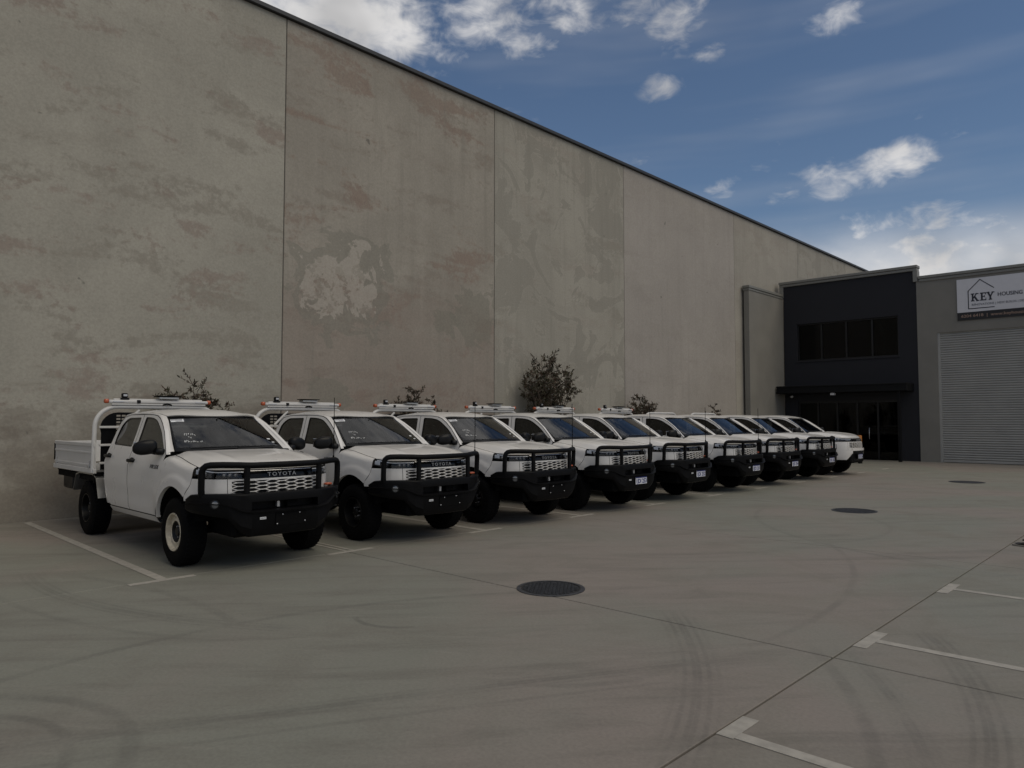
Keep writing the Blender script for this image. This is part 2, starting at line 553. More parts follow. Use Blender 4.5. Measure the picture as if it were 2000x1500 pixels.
# ------------------------------------------------------------------ ground concrete
def ground_material():
    m = bpy.data.materials.new('yard_concrete'); m.use_nodes = True
    t = NT(m.node_tree); b = t.n['Principled BSDF']
    pos = t.new('ShaderNodeNewGeometry').outputs['Position']
    x, y, z = t.sep(pos)
    flat = t.comb(x, y, 0)
    n_big = t.noise(flat, 0.22, 5, 0.55, 0.6)
    n_mid = t.noise(flat, 0.9, 6, 0.64, 0.6)
    rotm = t.new('ShaderNodeMapping'); t.put(rotm.inputs[0], flat)
    rotm.inputs[2].default_value = (0, 0, R(-49))
    streak = t.noise(t.scalev(rotm.outputs[0], (0.32, 2.3, 1)), 1.3, 6, 0.68, 0.7)
    rot2 = t.new('ShaderNodeMapping'); t.put(rot2.inputs[0], flat)
    rot2.inputs[2].default_value = (0, 0, R(-36))
    streak2 = t.noise(t.scalev(rot2.outputs[0], (0.7, 6.0, 1)), 1.6, 5, 0.62, 0.4)
    fine = t.noise(flat, 38, 3, 0.7)
    col = t.mix(t.smooth(n_big, 0.38, 0.62), (0.234, 0.205, 0.179, 1), (0.206, 0.206, 0.173, 1))
    col = t.mix(t.math('MULTIPLY', t.smooth(n_mid, 0.45, 0.75), 0.55), col, (0.172, 0.159, 0.133, 1))
    col = t.mix(t.math('MULTIPLY', t.smooth(streak, 0.46, 0.72), 0.50), col, (0.135, 0.125, 0.106, 1))
    col = t.mix(t.math('MULTIPLY', t.smooth(streak2, 0.55, 0.75), 0.30), col, (0.270, 0.256, 0.220, 1))
    # tyre scuffs: arcs (centre x, y, radius, direction x, y, cos limit, width)
    arcs = [(-9.972, 6.36, 7.424, .967, .253, .93, .05, .6), (-8.876, 8.025, 5.785, .228, -.974, .93, .17, .85), (-8.876, 8.025, 6.22, .228, -.974, .96, .05, .5),
            (-4.686, .437, 1.151, -.189, .982, .55, .07, .9), (-4.686, .437, .86, -.189, .982, .62, .05, .8), (-8.902, .85, 7.334, .862, .506, .975, .2, .8),
            (-6.876, 1.882, 6.01, .885, .466, .98, .06, .8), (-6.876, 1.882, 6.25, .885, .466, .982, .10, .7), (-6.859, 3.486, 6.088, .951, .309, .97, .16, .9),
            (-7.029, -2.882, 5.936, -.1, .995, .96, .07, .6), (32.265, -15.994, 40.685, -.898, .44, .996, .11, .9), (32.265, -15.994, 40.40, -.898, .44, .997, .03, .5),
            (-1.322, 2.554, 4.781, -.998, .061, .80, .06, .7), (-3.95, 4.613, 1.167, .854, -.52, .7, .05, .5), (-1.329, 15.038, 5.172, -.673, -.739, .8, .06, .6),
            (-6.2, 12.0, 2.6, .9, .4, .4, .10, .5),
            (-5.3, 4.197, .445, .247, -.969, .7, .04, .9)]
    sc = None
    brk = t.smooth(t.noise(flat, 1.7, 4, 0.6), 0.30, 0.66, 0.25, 1.0)
    rib = t.smooth(t.noise(flat, 17.0, 3, 0.6), 0.30, 0.60, 0.65, 1.0)
    for cx, cy, r, ux, uy, cs, wd, st in arcs:
        dv = t.vmath('SUBTRACT', flat, (cx, cy, 0))
        ln = t.vmath('LENGTH', dv, out=1)
        off = t.math('ABSOLUTE', t.math('SUBTRACT', ln, r))
        w = t.smooth(off, wd * 1.1, wd * 0.3)
        if wd > 0.09:   # tread ribs inside the wide marks
            w = t.math('MULTIPLY', w, t.smooth(t.math('SINE', t.math('MULTIPLY', off, 95.0)), -0.6, 0.8, 0.35, 1.0))
        dt = t.math('DIVIDE', t.vmath('DOT_PRODUCT', dv, (ux, uy, 0), out=1), ln)
        w = t.math('MULTIPLY', w, t.smooth(dt, cs - (1 - cs) * .25, cs + (1 - cs) * .35, 0.0, st))
        sc = w if sc is None else t.math('MAXIMUM', sc, w)
    sc = t.math('MULTIPLY', t.math('MULTIPLY', sc, brk), rib)
    col = t.mix(t.math('MULTIPLY', sc, 0.46), col, (0.075, 0.071, 0.064, 1))
    spots = t.math('MAXIMUM', t.smooth(t.noise(flat, 6.5, 3, 0.5), 0.735, 0.80), t.smooth(t.noise(flat, 21.0, 1, 0.5), 0.80, 0.84))
    col = t.mix(t.math('MULTIPLY', spots, 0.5), col, (0.09, 0.083, 0.075, 1))
    f = t.smooth(fine, 0.25, 0.75, 0.9, 1.07)
    col = t.mix(1.0, col, t.comb(f, f, f), 'MULTIPLY')
    t.put(b.inputs['Base Color'], col)
    t.put(b.inputs['Roughness'], t.smooth(n_mid, 0.3, 0.7, 0.62, 0.82))
    b.inputs['Specular IOR Level'].default_value = 0.35
    bn = t.new('ShaderNodeBump'); bn.inputs['Strength'].default_value = 0.25; bn.inputs['Distance'].default_value = 0.004
    t.put(bn.inputs['Height'], t.math('ADD', t.math('MULTIPLY', fine, 0.6), streak))
    t.put(b.inputs['Normal'], bn.outputs[0])
    MATS['yard_concrete'] = m
ground_material()
principled('subgrade', (0.018, 0.017, 0.016), 0.9, vary=0.3, vscale=0.5)
principled('far_ground', (0.20, 0.19, 0.17), 0.9, vary=0.3, vscale=0.1)

g = MB(); g.box((0, 0, -0.16), (3000, 3000, 0.2))
ground = tag(g.build('ground', 'far_ground', ang=0), kind='structure')
yard = MB().box((15, 20.0, -0.041), (76, 128, 0.03))
yard = yard.build('yard', 'subgrade', ang=0); tag(yard, kind='structure')
XJ = [-14.79, -8.375, -2.045, 4.30, 10.6, 17.0, 24.0, 32.0]
YJ = [-34, -28.0, -22.9, -18.1, -13.4, -8.6, -3.9, 0.85, 5.60, 10.42, 15.2, 20.0, 24.8, 29.6, 34.12]
for i in range(len(XJ) - 1):
    for j in range(len(YJ) - 1):
        x0, x1, y0, y1 = XJ[i], XJ[i + 1], YJ[j], YJ[j + 1]
        gp = 0.008
        s = MB().box(((x0 + x1) / 2, (y0 + y1) / 2, -0.0125), (x1 - x0 - gp * 2, y1 - y0 - gp * 2, 0.025), bev=0.004)
        s.build('concrete_slab', 'yard_concrete', yard, ang=0)

# ------------------------------------------------------------------ painted bay markings
def strip(x0, x1, y0, y1, z=0.0045, par=None):
    return MB().box(((x0 + x1) / 2, (y0 + y1) / 2, z - 0.0015), (x1 - x0, y1 - y0, 0.003)).build('painted_strip', 'line_paint', par, ang=0)
bay_y = [3.24, 5.66, 8.17, 10.62, 13.1, 15.6, 18.1, 20.6, 23.1, 25.6, 28.1]
mk = tag(empty('bay_marking', (-8.4, 3.24, 0)), kind='structure')
for k, by in enumerate(bay_y):
    a = by + 0.10 if k == 0 else by
    if k == 1:
        for o_ in (-0.075, 0.028):
            s = MB().sheet([(-8.36, by + o_), (-8.36, by + o_ + .045), (-14.6, by + o_ + .045), (-14.6, by + o_)], [], lambda p, q: (p, q, 0.0045), 3, None)
            s.build('painted_strip', 'line_paint', mk, ang=0).location = (8.4, -3.24, 0)
    else:
        sk = 0.17 if k == 0 else 0.03
        wd = 0.055
        s = MB().sheet([(-8.36, by - wd), (-8.36, by + wd), (-14.6, by + sk + wd), (-14.6, by + sk - wd)], [], lambda p, q: (p, q, 0.0045), 3, None)
        s.build('painted_strip', 'line_paint', mk, ang=0).location = (8.4, -3.24, 0)
    for (xa, xb) in ((-8.36, -8.27),):
        st = strip(xa, xb, by - 0.36, by + 0.34, par=mk); st.location = (8.4, -3.24, 0)
mk2 = tag(empty('bay_marking', (-2.0, 3.9, 0)), kind='structure')
for by, lo, hi in ((3.86, -0.06, 0.27), (6.24, -0.26, 0.27), (8.68, -0.27, 0.27), (1.4, -.27, .27), (-1.05, -.27, .27)):
    st = strip(-2.035, -1.935, by + lo, by + hi, par=mk2); st.location = (2.0, -3.9, 0)
    if by != 11.1:
        st = strip(-1.934, 3.4, by - 0.045, by + 0.045, par=mk2); st.location = (2.0, -3.9, 0)

# ------------------------------------------------------------------ manhole covers
def manhole(x, y, r, label, rz=0.0):
    t = tag(empty('manhole_cover', (x, y, 0.0), rz), label, 'manhole cover', 'round iron covers in the yard')
    MB().lathe([(r + .045, .002), (r + .045, .007), (r + .004, .009), (r + .004, .001)], 48, axis='z').build('frame_ring', 'iron', t)
    b = MB().lathe([(r, .0022), (0.0001, .0022)], 48, axis='z').build('cover_plate', 'iron_pit', t)
    lug = MB()
    st = 0.043
    n = int(r / st)
    for i in range(-n, n + 1):
        for j in range(-n, n + 1):
            px_, py_ = i * st + (st / 2 if j % 2 else 0), j * st * 0.9
            if math.hypot(px_, py_) < r - 0.03:
                lug.box((px_, py_, 0.0055), (st * .8, st * .42, 0.007), 0.002)
    lg = lug.build('raised_tread', 'iron', t); lg['kind'] = 'stuff'
manhole(-4.985, 5.845, 0.31, 'round iron manhole cover with raised tread nearest the camera', R(8))
manhole(-4.95, 14.8, 0.36, 'flat round iron cover midway across the yard', R(0))
manhole(-4.90, 23.75, 0.40, 'faint round iron cover far off before the roller door', R(0))

# ------------------------------------------------------------------ dark mulch bed at the right edge
bed = tag(empty('garden_bed', (-0.88, 13.05, 0)), 'black mulch garden bed with thin kerb at right edge', 'garden bed')
ol = round_poly([(-1.14, -0.80), (-0.55, -0.98), (2.6, -0.98), (2.6, 2.2), (-0.30, 2.2)], [0.06, .25, .3, .3, .3], 6)
kb = MB().sheet(ol, [inset_poly(ol, 0.03)], lambda p, q: (p, q, 0.02), 0.3, (0, 0, -0.02), inner=False).build('kerb', 'yard_concrete', bed)
mu = MB()
mu.sheet(inset_poly(ol, 0.03), [], lambda p, q: (p, q, 0.02 + 0.05 * random.random()), 0.09, None)
for k in range(1500):
    a, b_ = random.uniform(-1.1, 2.5), random.uniform(-0.95, 2.1)
    if a < -1.08 + (b_ + .80) * 0.28 or b_ < -.78 - (a + 1.14) * .3: continue
    mu.box((a, b_, 0.05 + random.random() * .05), (.07 * random.uniform(.5, 1.3), .03, .016), rot=Matrix.Rotation(random.uniform(0, 6.28), 3, 'Z') @ Matrix.Rotation(random.uniform(-.7, .7), 3, 'X'))
mu = mu.build('mulch', 'mulch', bed, ang=0); mu['kind'] = 'stuff'

# ------------------------------------------------------------------ tilt-up concrete wall
def wall_material(name, base, dark, rust, rust_amt, mottle, streak_amt, seed, special=None, contrast=1.0):
    m = bpy.data.materials.new(name); m.use_nodes = True
    t = NT(m.node_tree); b = t.n['Principled BSDF']
    pos = t.new('ShaderNodeNewGeometry').outputs['Position']
    x, y, z = t.sep(pos)
    v = t.comb(t.math('ADD', y, seed * 13.7), z, seed * 3.1)
    n1 = t.noise(v, 0.30, 6, 0.6, 0.5)
    n2 = t.noise(t.scalev(v, (0.45, 1.15, 1)), 0.75, 6, 0.68, 0.8)
    n3 = t.noise(t.scalev(v, (3.2, 0.14, 1)), 1.2, 5, 0.68)
    n4 = t.noise(v, 22, 3, 0.7)
    n5 = t.noise(v, 0.62, 6, 0.60, 1.3)
    n6 = t.noise(v, 2.6, 6, 0.70, 0.4)
    gran = t.noise(v, 6.5, 4, 0.75)
    gsh = t.math('MULTIPLY', t.math('SUBTRACT', gran, 0.5), 0.42)
    def strokes(off, ang, sc):
        mp = t.new('ShaderNodeMapping'); t.put(mp.inputs[0], v)
        mp.inputs[1].default_value = off; mp.inputs[2].default_value = (0, 0, R(ang)); mp.inputs[3].default_value = (0.5 * sc, 1.5 * sc, 1)
        return t.math('ADD', t.noise(mp.outputs[0], 1.0, 4, 0.6, 0.4), gsh)
    s1 = strokes((3.1, 7.7, 0), 14, 0.9); s2 = strokes((9.4, 2.2, 0), 8, 0.75)
    col = t.mix(t.smooth(n1, 0.36, 0.64), (*base, 1), tuple(c * (1 - .14 * contrast) for c in base) + (1,))
    col = t.mix(t.math('MULTIPLY', t.smooth(n2, 0.50, 0.72), 0.45 * contrast), col, (*dark, 1))
    col = t.mix(t.math('MULTIPLY', t.smooth(s1, 0.54, 0.66), 0.8 * contrast), col, (*dark, 1))
    col = t.mix(t.math('MULTIPLY', t.smooth(s2, 0.55, 0.67), rust_amt), col, (*rust, 1))
    if special:      # rust-brown bleed over the lower half of this panel
        bl = t.smooth(t.math('ADD', z, t.math('MULTIPLY', t.math('SUBTRACT', n2, 0.5), 7.0)), 5.6, 3.2)
        col = t.mix(t.math('MULTIPLY', bl, 0.5), col, (0.262, 0.212, 0.180, 1))
    # browner and darker towards the foot of the wall, with ragged top edge
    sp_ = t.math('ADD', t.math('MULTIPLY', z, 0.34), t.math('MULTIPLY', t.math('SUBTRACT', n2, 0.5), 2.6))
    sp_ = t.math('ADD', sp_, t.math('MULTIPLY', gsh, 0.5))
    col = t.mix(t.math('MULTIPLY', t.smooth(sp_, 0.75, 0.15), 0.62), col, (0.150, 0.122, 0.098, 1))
    # crisp-edged lime and damp patches
    m1 = t.smooth(n5, 0.495, 0.525)
    edge = t.smooth(t.math('ABSOLUTE', t.math('SUBTRACT', n5, 0.50)), 0.018, 0.0)
    col = t.mix(t.math('MULTIPLY', m1, mottle), col, tuple(c * 0.77 for c in base) + (1,))
    col = t.mix(t.math('MULTIPLY', edge, mottle * 0.5), col, tuple(c * 1.12 for c in base) + (1,))
    col = t.mix(t.math('MULTIPLY', t.smooth(n3, 0.48, 0.74), streak_amt), col, tuple(c * 0.66 for c in base) + (1,))
    col = t.mix(t.math('MULTIPLY', t.smooth(n3, 0.44, 0.24), streak_amt * 0.5), col, tuple(min(1, c * 1.16) for c in base) + (1,))
    # small dark chips and tie holes
    chip = t.smooth(t.noise(v, 3.4, 2, 0.5, 0.3), 0.755, 0.80)
    col = t.mix(t.math('MULTIPLY', chip, 0.55), col, (0.08, 0.075, 0.066, 1))
    if special:
        for (cy, cz, r, kind_) in special:
            wob = t.math('MULTIPLY', t.math('SUBTRACT', t.noise(v, 1.3, 4, 0.6, 0.8), 0.5), 3.0)
            dd = t.vmath('DISTANCE', t.comb(y, z, 0), (cy, cz, 0), out=1)
            q = t.math('ADD', t.math('DIVIDE', dd, r), wob)
            q = t.math('ADD', q, t.math('MULTIPLY', gsh, 0.5))
            if kind_ == 'ring':
                pat = t.smooth(t.math('ADD', n6, t.math('MULTIPLY', gsh, 0.3)), 0.55, 0.52)
                pale = t.math('MULTIPLY', t.smooth(q, 0.92, 0.86), pat)
                halo = t.math('MULTIPLY', t.smooth(q, 1.45, 1.38), t.smooth(q, 0.86, 0.92))
                col = t.mix(t.math('MULTIPLY', halo, 0.55), col, (0.215, 0.205, 0.172, 1))
                col = t.mix(t.math('MULTIPLY', pale, 0.75), col, (0.385, 0.352, 0.305, 1))
            else:
                col = t.mix(t.math('MULTIPLY', t.smooth(q, 0.95, 0.85), 0.55), col, (0.210, 0.200, 0.165, 1))
    f = t.smooth(n4, 0.25, 0.75, 0.90, 1.08)
    col = t.mix(1.0, col, t.comb(f, f, f), 'MULTIPLY')
    t.put(b.inputs['Base Color'], col)
    b.inputs['Roughness'].default_value = 0.85
    b.inputs['Specular IOR Level'].default_value = 0.25
    bn = t.new('ShaderNodeBump'); bn.inputs['Strength'].default_value = 0.35; bn.inputs['Distance'].default_value = 0.006
    t.put(bn.inputs['Height'], t.math('ADD', t.math('MULTIPLY', n4, 0.5), n6))
    t.put(b.inputs['Normal'], bn.outputs[0])
    MATS[name] = m
G0 = (0.37, 0.351, 0.299); DK = (0.268, 0.247, 0.207); RU = (0.262, 0.212, 0.180)
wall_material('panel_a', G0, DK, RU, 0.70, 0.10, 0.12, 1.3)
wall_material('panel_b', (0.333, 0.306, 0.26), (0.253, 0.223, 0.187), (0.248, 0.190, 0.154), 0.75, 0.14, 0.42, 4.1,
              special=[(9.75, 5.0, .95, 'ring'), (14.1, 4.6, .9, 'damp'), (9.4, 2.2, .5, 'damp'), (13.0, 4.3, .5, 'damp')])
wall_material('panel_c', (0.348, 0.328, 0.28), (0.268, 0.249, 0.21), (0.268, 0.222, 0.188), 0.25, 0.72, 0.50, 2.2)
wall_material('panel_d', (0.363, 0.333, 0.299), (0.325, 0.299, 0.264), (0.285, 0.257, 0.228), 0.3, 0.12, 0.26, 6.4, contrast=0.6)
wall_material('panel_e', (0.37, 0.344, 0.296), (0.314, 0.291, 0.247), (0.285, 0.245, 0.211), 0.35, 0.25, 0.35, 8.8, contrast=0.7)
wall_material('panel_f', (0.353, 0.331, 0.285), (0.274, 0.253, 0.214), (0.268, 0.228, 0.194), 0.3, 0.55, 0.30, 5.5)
WJ = [-28.0, -19.0, -12.0, -5.2, 1.5, 8.2, 14.88, 21.42, 29.85, 36.78, 43.7, 50.5]
WM = ['panel_f', 'panel_e', 'panel_c', 'panel_d', 'panel_a', 'panel_b', 'panel_c', 'panel_d', 'panel_e', 'panel_f', 'panel_e']
WH = 10.84
wall = tag(empty('concrete_wall', (-14.8, 11, 0)), 'tall stained tilt-up concrete wall of warehouse behind the utes', 'wall')
def up(o): o.location = (14.8, -11, 0); return o
for k in range(len(WJ) - 1):
    y0, y1 = WJ[k] + .009, WJ[k + 1] - .009
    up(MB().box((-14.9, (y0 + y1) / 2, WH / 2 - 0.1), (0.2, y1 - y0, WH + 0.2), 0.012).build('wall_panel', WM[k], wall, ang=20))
    if k:
        up(MB().box((-14.86, WJ[k], WH / 2), (0.07, 0.02, WH - 0.1)).build('joint_sealant', 'sealant', wall, ang=0))
up(MB().box((-14.88, 11.2, WH + 0.05), (0.34, 78.6, 0.10), 0.008).build('wall_capping', 'flashing', wall, ang=20))
# the warehouse behind it (roof and other walls keep light off the yard side)
up(MB().box((-30, 11.2, WH / 2 - .3), (29.7, 78.0, WH - 0.6)).build('warehouse_body', 'capping', wall, ang=0))

# ------------------------------------------------------------------ neighbouring unit at the end of the yard
FY = 34.12
bld = tag(empty('office_building', (-10, FY, 0)), 'two-storey unit with dark navy office front and grey roller-door bay', 'building')
def ub(o): o.location = (10, -FY, 0); return o
def bb(name, x0, x1, y0, y1, z0, z1, mat, bev=0.0, par=None, ang=20):
    o = MB().box(((x0 + x1) / 2, (y0 + y1) / 2, (z0 + z1) / 2), (x1 - x0, y1 - y0, z1 - z0), bev).build(name, mat, par or bld, ang=ang)
    return ub(o) if par is None else o
# navy facade with window opening and entry opening
xa, xb = -14.44, -8.69
wx0, wx1, wz0, wz1 = -13.82, -9.42, 4.50, 6.24
ex0, ex1, ez1 = -13.84, -9.46, 2.62
ub(MB().sheet([(xa, -.1), (ex0, -.1), (ex0, ez1), (ex1, ez1), (ex1, -.1), (xb, -.1), (xb, 8.12), (xa, 8.12)],
              [[(wx0, wz0), (wx1, wz0), (wx1, wz1), (wx0, wz1)]], lambda p, q: (p, FY, q), 6, (0, .3, 0), inner=False).build('navy_wall', 'navy_render', bld, ang=20))
bb('wall_core', xa, xb, FY + .9, FY + 9, -.1, 8.0, 'dark_inside')
# grey bay
gx0, gz1, gx1 = -7.95, 5.36, -1.6
ub(MB().sheet([(xb + .004, -.1), (gx0, -.1), (gx0, gz1), (gx1, gz1), (gx1, -.1), (9.0, -.1), (9.0, 7.62), (xb + .004, 7.62)], [],
              lambda p, q: (p, FY - .02, q), 6, (0, .3, 0), inner=False).build('grey_wall', 'grey_render', bld, ang=20))
bb('wall_core', xb, 9.0, FY + .5, FY + 18, -.1, 7.5, 'dark_inside')
# parapet cappings, two stepped mouldings
def capline(x0, x1, z):
    bb('parapet_capping', x0, x1, FY - .10, FY + .35, z + .10, z + .22, 'capping', .012)
    bb('parapet_moulding', x0 + .02, x1 - .02, FY - .065, FY + .3, z - .02, z + .09, 'capping', .01)
capline(-14.62, -8.62, 8.10)
capline(-8.60, 9.1, 7.60)
bb('parapet_return', -8.80, -8.62, FY - .064, FY + .28, 7.60, 8.085, 'capping', .01)
bb('parapet_return', -14.60, -14.42, FY - .064, FY + .28, 7.55, 8.085, 'capping', .01)
# wing wall coming towards the yard
bb('wing_wall', -14.70, -14.45, 30.5, FY - .02, -.1, 7.52, 'grey_render', .01)
bb('wing_capping', -14.74, -14.40, 30.44, FY - .07, 7.60, 7.72, 'capping', .012)
bb('wing_moulding', -14.725, -14.425, 30.47, FY - .075, 7.50, 7.59, 'capping', .01)
# upstairs window
win = ub(MB().box(((wx0 + wx1) / 2, FY + .16, wz0 + .03), (wx1 - wx0, .1, .06)).build('window', 'dark_frame', bld, ang=0))
n_p = 4; pw = (wx1 - wx0) / n_p
def sub(name, mb, mat, ang=20): 
    o = mb.build(name, mat, win, ang=ang); return o
sub('head', MB().box(((wx0 + wx1) / 2, FY + .16, wz1 - .03), (wx1 - wx0, .1, .06)), 'dark_frame')
for k in range(n_p + 1):
    xk = min(max(wx0 + k * pw, wx0 + .03), wx1 - .03)
    sub('mullion', MB().box((xk, FY + .155, (wz0 + wz1) / 2), (.07, .1, wz1 - wz0 - .12)), 'dark_frame')
for k in range(n_p):
    sub('pane', MB().box((wx0 + (k + .5) * pw, FY + .165, (wz0 + wz1) / 2), (pw - .072, .006, wz1 - wz0 - .122)), 'office_glass', ang=0)
    bl = MB()
    nb = 10
    for q in range(nb):
        xq = wx0 + k * pw + .07 + (q + .5) * (pw - .14) / nb
        bl.box((xq, FY + .30, (wz0 + wz1) / 2), (.098, .004, wz1 - wz0 - .2), rot=Matrix.Rotation(R(random.uniform(25, 50)), 3, 'Z'))
    sub('vertical_blind', bl, 'blind', ang=0)
bb('window_sill', wx0 - .04, wx1 + .04, FY - .03, FY + .1, wz0 - .07, wz0 - .004, 'navy_render', .01)
# canopy, column and entry glazing
can = bb('canopy', -14.38, -8.88, 33.05, FY - .01, 2.95, 3.30, 'dark_metal', .015)
for z_ in (3.26, 2.99):
    o = MB().box((-11.63, 33.035, z_), (5.54, .03, .05), .006).build('canopy_trim', 'dark_metal', can); 
bb('canopy_post', -9.28, -9.16, 33.15, 33.27, 0.0, 2.949, 'dark_metal', .008)
ent = ub(MB().box(((ex0 + ex1) / 2, FY + .16, ez1 - .05), (ex1 - ex0, .1, .1)).build('entry_glazing', 'dark_frame', bld, ang=0))
for k, xk in enumerate(np.linspace(ex0 + .04, ex1 - .04, 6)):
    MB().box((xk, FY + .16, (ez1 - .1) / 2), (.075, .1, ez1 - .1)).build('mullion', 'dark_frame', ent, ang=0)
for k in range(5):
    w_ = (ex1 - ex0 - .08) / 5
    MB().box((ex0 + .04 + (k + .5) * w_, FY + .17, (ez1 - .1) / 2), (w_ - .078, .006, ez1 - .1)).build('pane', 'office_glass', ent, ang=0)
MB().tube([(-10.72, FY + .10, .9), (-10.72, FY + .06, .95), (-10.72, FY + .06, 1.35), (-10.72, FY + .10, 1.4)], .014, 8).build('door_pull', 'silver', ent)
lmp = bb('entry_light', -11.98, -11.80, 33.10, 33.30, 2.84, 2.945, 'sign_white', .01)
# roller door: corrugated curtain with guides and bottom rail
roll = ub(MB().box((gx0 + .05, FY + .06, gz1 / 2), (.10, .08, gz1)).build('roller_door', 'shutter', bld, ang=0))
MB().box((gx1 - .05, FY + .06, gz1 / 2), (.10, .08, gz1)).build('guide', 'shutter', roll, ang=0)
MB().box(((gx0 + gx1) / 2, FY + .055, .06), (gx1 - gx0 - .21, .06, .10), .01).build('bottom_rail', 'shutter', roll)
zz = np.arange(.115, gz1 + .02, .024)
def slat_pt(i, j):
    ph = ((zz[i] - .115) % .096) / .096
    dep = (0.0, .030, .036, .030)[int(ph * 4 + .5) % 4]
    return ((gx0 + .1, gx1 - .1)[j], FY + .065 - dep, zz[i])
sl = MB().grid(slat_pt, len(zz), 2).build('slat_curtain', 'shutter', roll, ang=20); sl['kind'] = 'stuff'
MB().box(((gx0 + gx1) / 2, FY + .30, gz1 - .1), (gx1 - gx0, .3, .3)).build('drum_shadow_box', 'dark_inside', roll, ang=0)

# security camera under the canopy
cc = tag(empty('security_camera', (-13.9, 33.6, 2.8)), 'small dome security camera under the dark canopy', 'camera')
MB().box((0, 0, .125), (.1, .1, .05), .01).build('bracket', 'dark_metal', cc)
MB().superell((0, 0, .03), (.09, .07, .07), 1.0).build('housing', 'silver', cc)

# ------------------------------------------------------------------ the sign
sg = tag(empty('sign', (-7.18, FY - .05, 5.79)), 'white sign with house outline and KEY lettering above the roller door', 'sign')
def sgb(name, mb, mat, ang=0): return mb.build(name, mat, sg, ang=ang)
SW, SH, SB = 5.6, 1.68, 0.32
sgb('board', MB().box((SW / 2, 0, SB + (SH - SB) / 2), (SW, .02, SH - SB - .002)), 'sign_white')
sgb('strip', MB().box((SW / 2, 0, SB / 2), (SW, .02, SB)), 'sign_black')
# house outline
def stroke(p, w=.035):
    m_ = MB()
    for k in range(len(p) - 1):
        a, b_ = Vector((p[k][0], 0, p[k][1])), Vector((p[k + 1][0], 0, p[k + 1][1]))
        dr = (b_ - a).normalized(); nn = Vector((-dr.z, 0, dr.x)) * w / 2
        a2 = a - dr * w * .4; b2 = b_ + dr * w * .4
        m_.add([a2 + nn + Vector((0, -.0135, 0)), a2 - nn + Vector((0, -.0135, 0)), b2 - nn + Vector((0, -.0135, 0)), b2 + nn + Vector((0, -.0135, 0))], [(0, 1, 2, 3)])
    return m_
sgb('house_outline', stroke([(1.28, 1.22), (.82, 1.60), (.40, 1.17), (.40, .45), (1.28, .45)]), 'sign_ink')
# KEY with slab serifs
k_ = MB()
def seg(x0, z0, x1, z1, w):
    a, b_ = Vector((x0, z0)), Vector((x1, z1)); dr = (b_ - a).normalized(); nn = Vector((-dr.y, dr.x)) * w / 2
    k_.add([(q.x, -.014, q.y) for q in (a + nn, a - nn, b_ - nn, b_ + nn)], [(0, 1, 2, 3)])
z0, z1 = .74, 1.06
for xs in ((.50, .70), (.73, .82)):            # K
    pass
seg(.585, z0, .585, z1, .075); seg(.51, z0 + .02, .66, z0 + .02, .04); seg(.51, z1 - .02, .66, z1 - .02, .04)
seg(.61, z0 + .13, .76, z1, .05); seg(.66, z0 + .19, .79, z0, .075); seg(.70, z1 - .02, .83, z1 - .02, .04); seg(.73, z0 + .02, .86, z0 + .02, .04)
seg(.965, z0, .965, z1, .075); seg(.89, z1 - .02, 1.13, z1 - .02, .042); seg(.89, z0 + .02, 1.14, z0 + .02, .042); seg(.98, z0 + .165, 1.08, z0 + .165, .04)
seg(1.12, z1, 1.12, z1 - .09, .03); seg(1.13, z0, 1.13, z0 + .1, .03); seg(1.08, z0 + .12, 1.08, z0 + .21, .025)
seg(1.31, z0, 1.31, z0 + .16, .075); seg(1.31, z0 + .13, 1.21, z1, .07); seg(1.31, z0 + .13, 1.42, z1, .05)
seg(1.24, z0 + .02, 1.38, z0 + .02, .04); seg(1.15, z1 - .02, 1.28, z1 - .02, .04); seg(1.36, z1 - .02, 1.48, z1 - .02, .04)
for i_, p_ in enumerate(k_.v): k_.v[i_] = (.49 + (p_[0] - .51) * .84, -.0135 - .0004 * (i_ // 4), p_[2])
sgb('key_lettering', k_, 'sign_ink')
place_text(text_mesh('HOUSING CO', .15, 'sign_ink', .001, .004, align='LEFT', width=1.16), 'name_lettering', (1.40, -.0135, .86), (1, 0, 0), (0, 0, 1), sg)
place_text(text_mesh('RENOVATIONS | NEW BUILDS | DEVELOPMENTS', .085, 'sign_grey_ink', .001, .001, align='LEFT', width=2.42), 'service_lettering', (.51, -.0135, .56), (1, 0, 0), (0, 0, 1), sg)
place_text(text_mesh('6204 6418  |  www.keyhousing', .115, 'sign_tan_ink', .001, .002, align='LEFT', width=2.27), 'contact_lettering', (.13, -.0135, .11), (1, 0, 0), (0, 0, 1), sg)

# ------------------------------------------------------------------ orange post
bo = tag(empty('bollard', (-10.1, 31.0, 0)), 'orange topped safety post beside the office entry', 'bollard')
MB().lathe([(.0001, 0), (.085, 0), (.085, .80), (.0001, .80)], 20, axis='z').build('post', 'dark_metal', bo)
MB().lathe([(.0001, .80), (.088, .80), (.088, 1.10), (.075, 1.13), (.0001, 1.13)], 20, axis='z').build('sleeve', 'bollard_orange', bo)

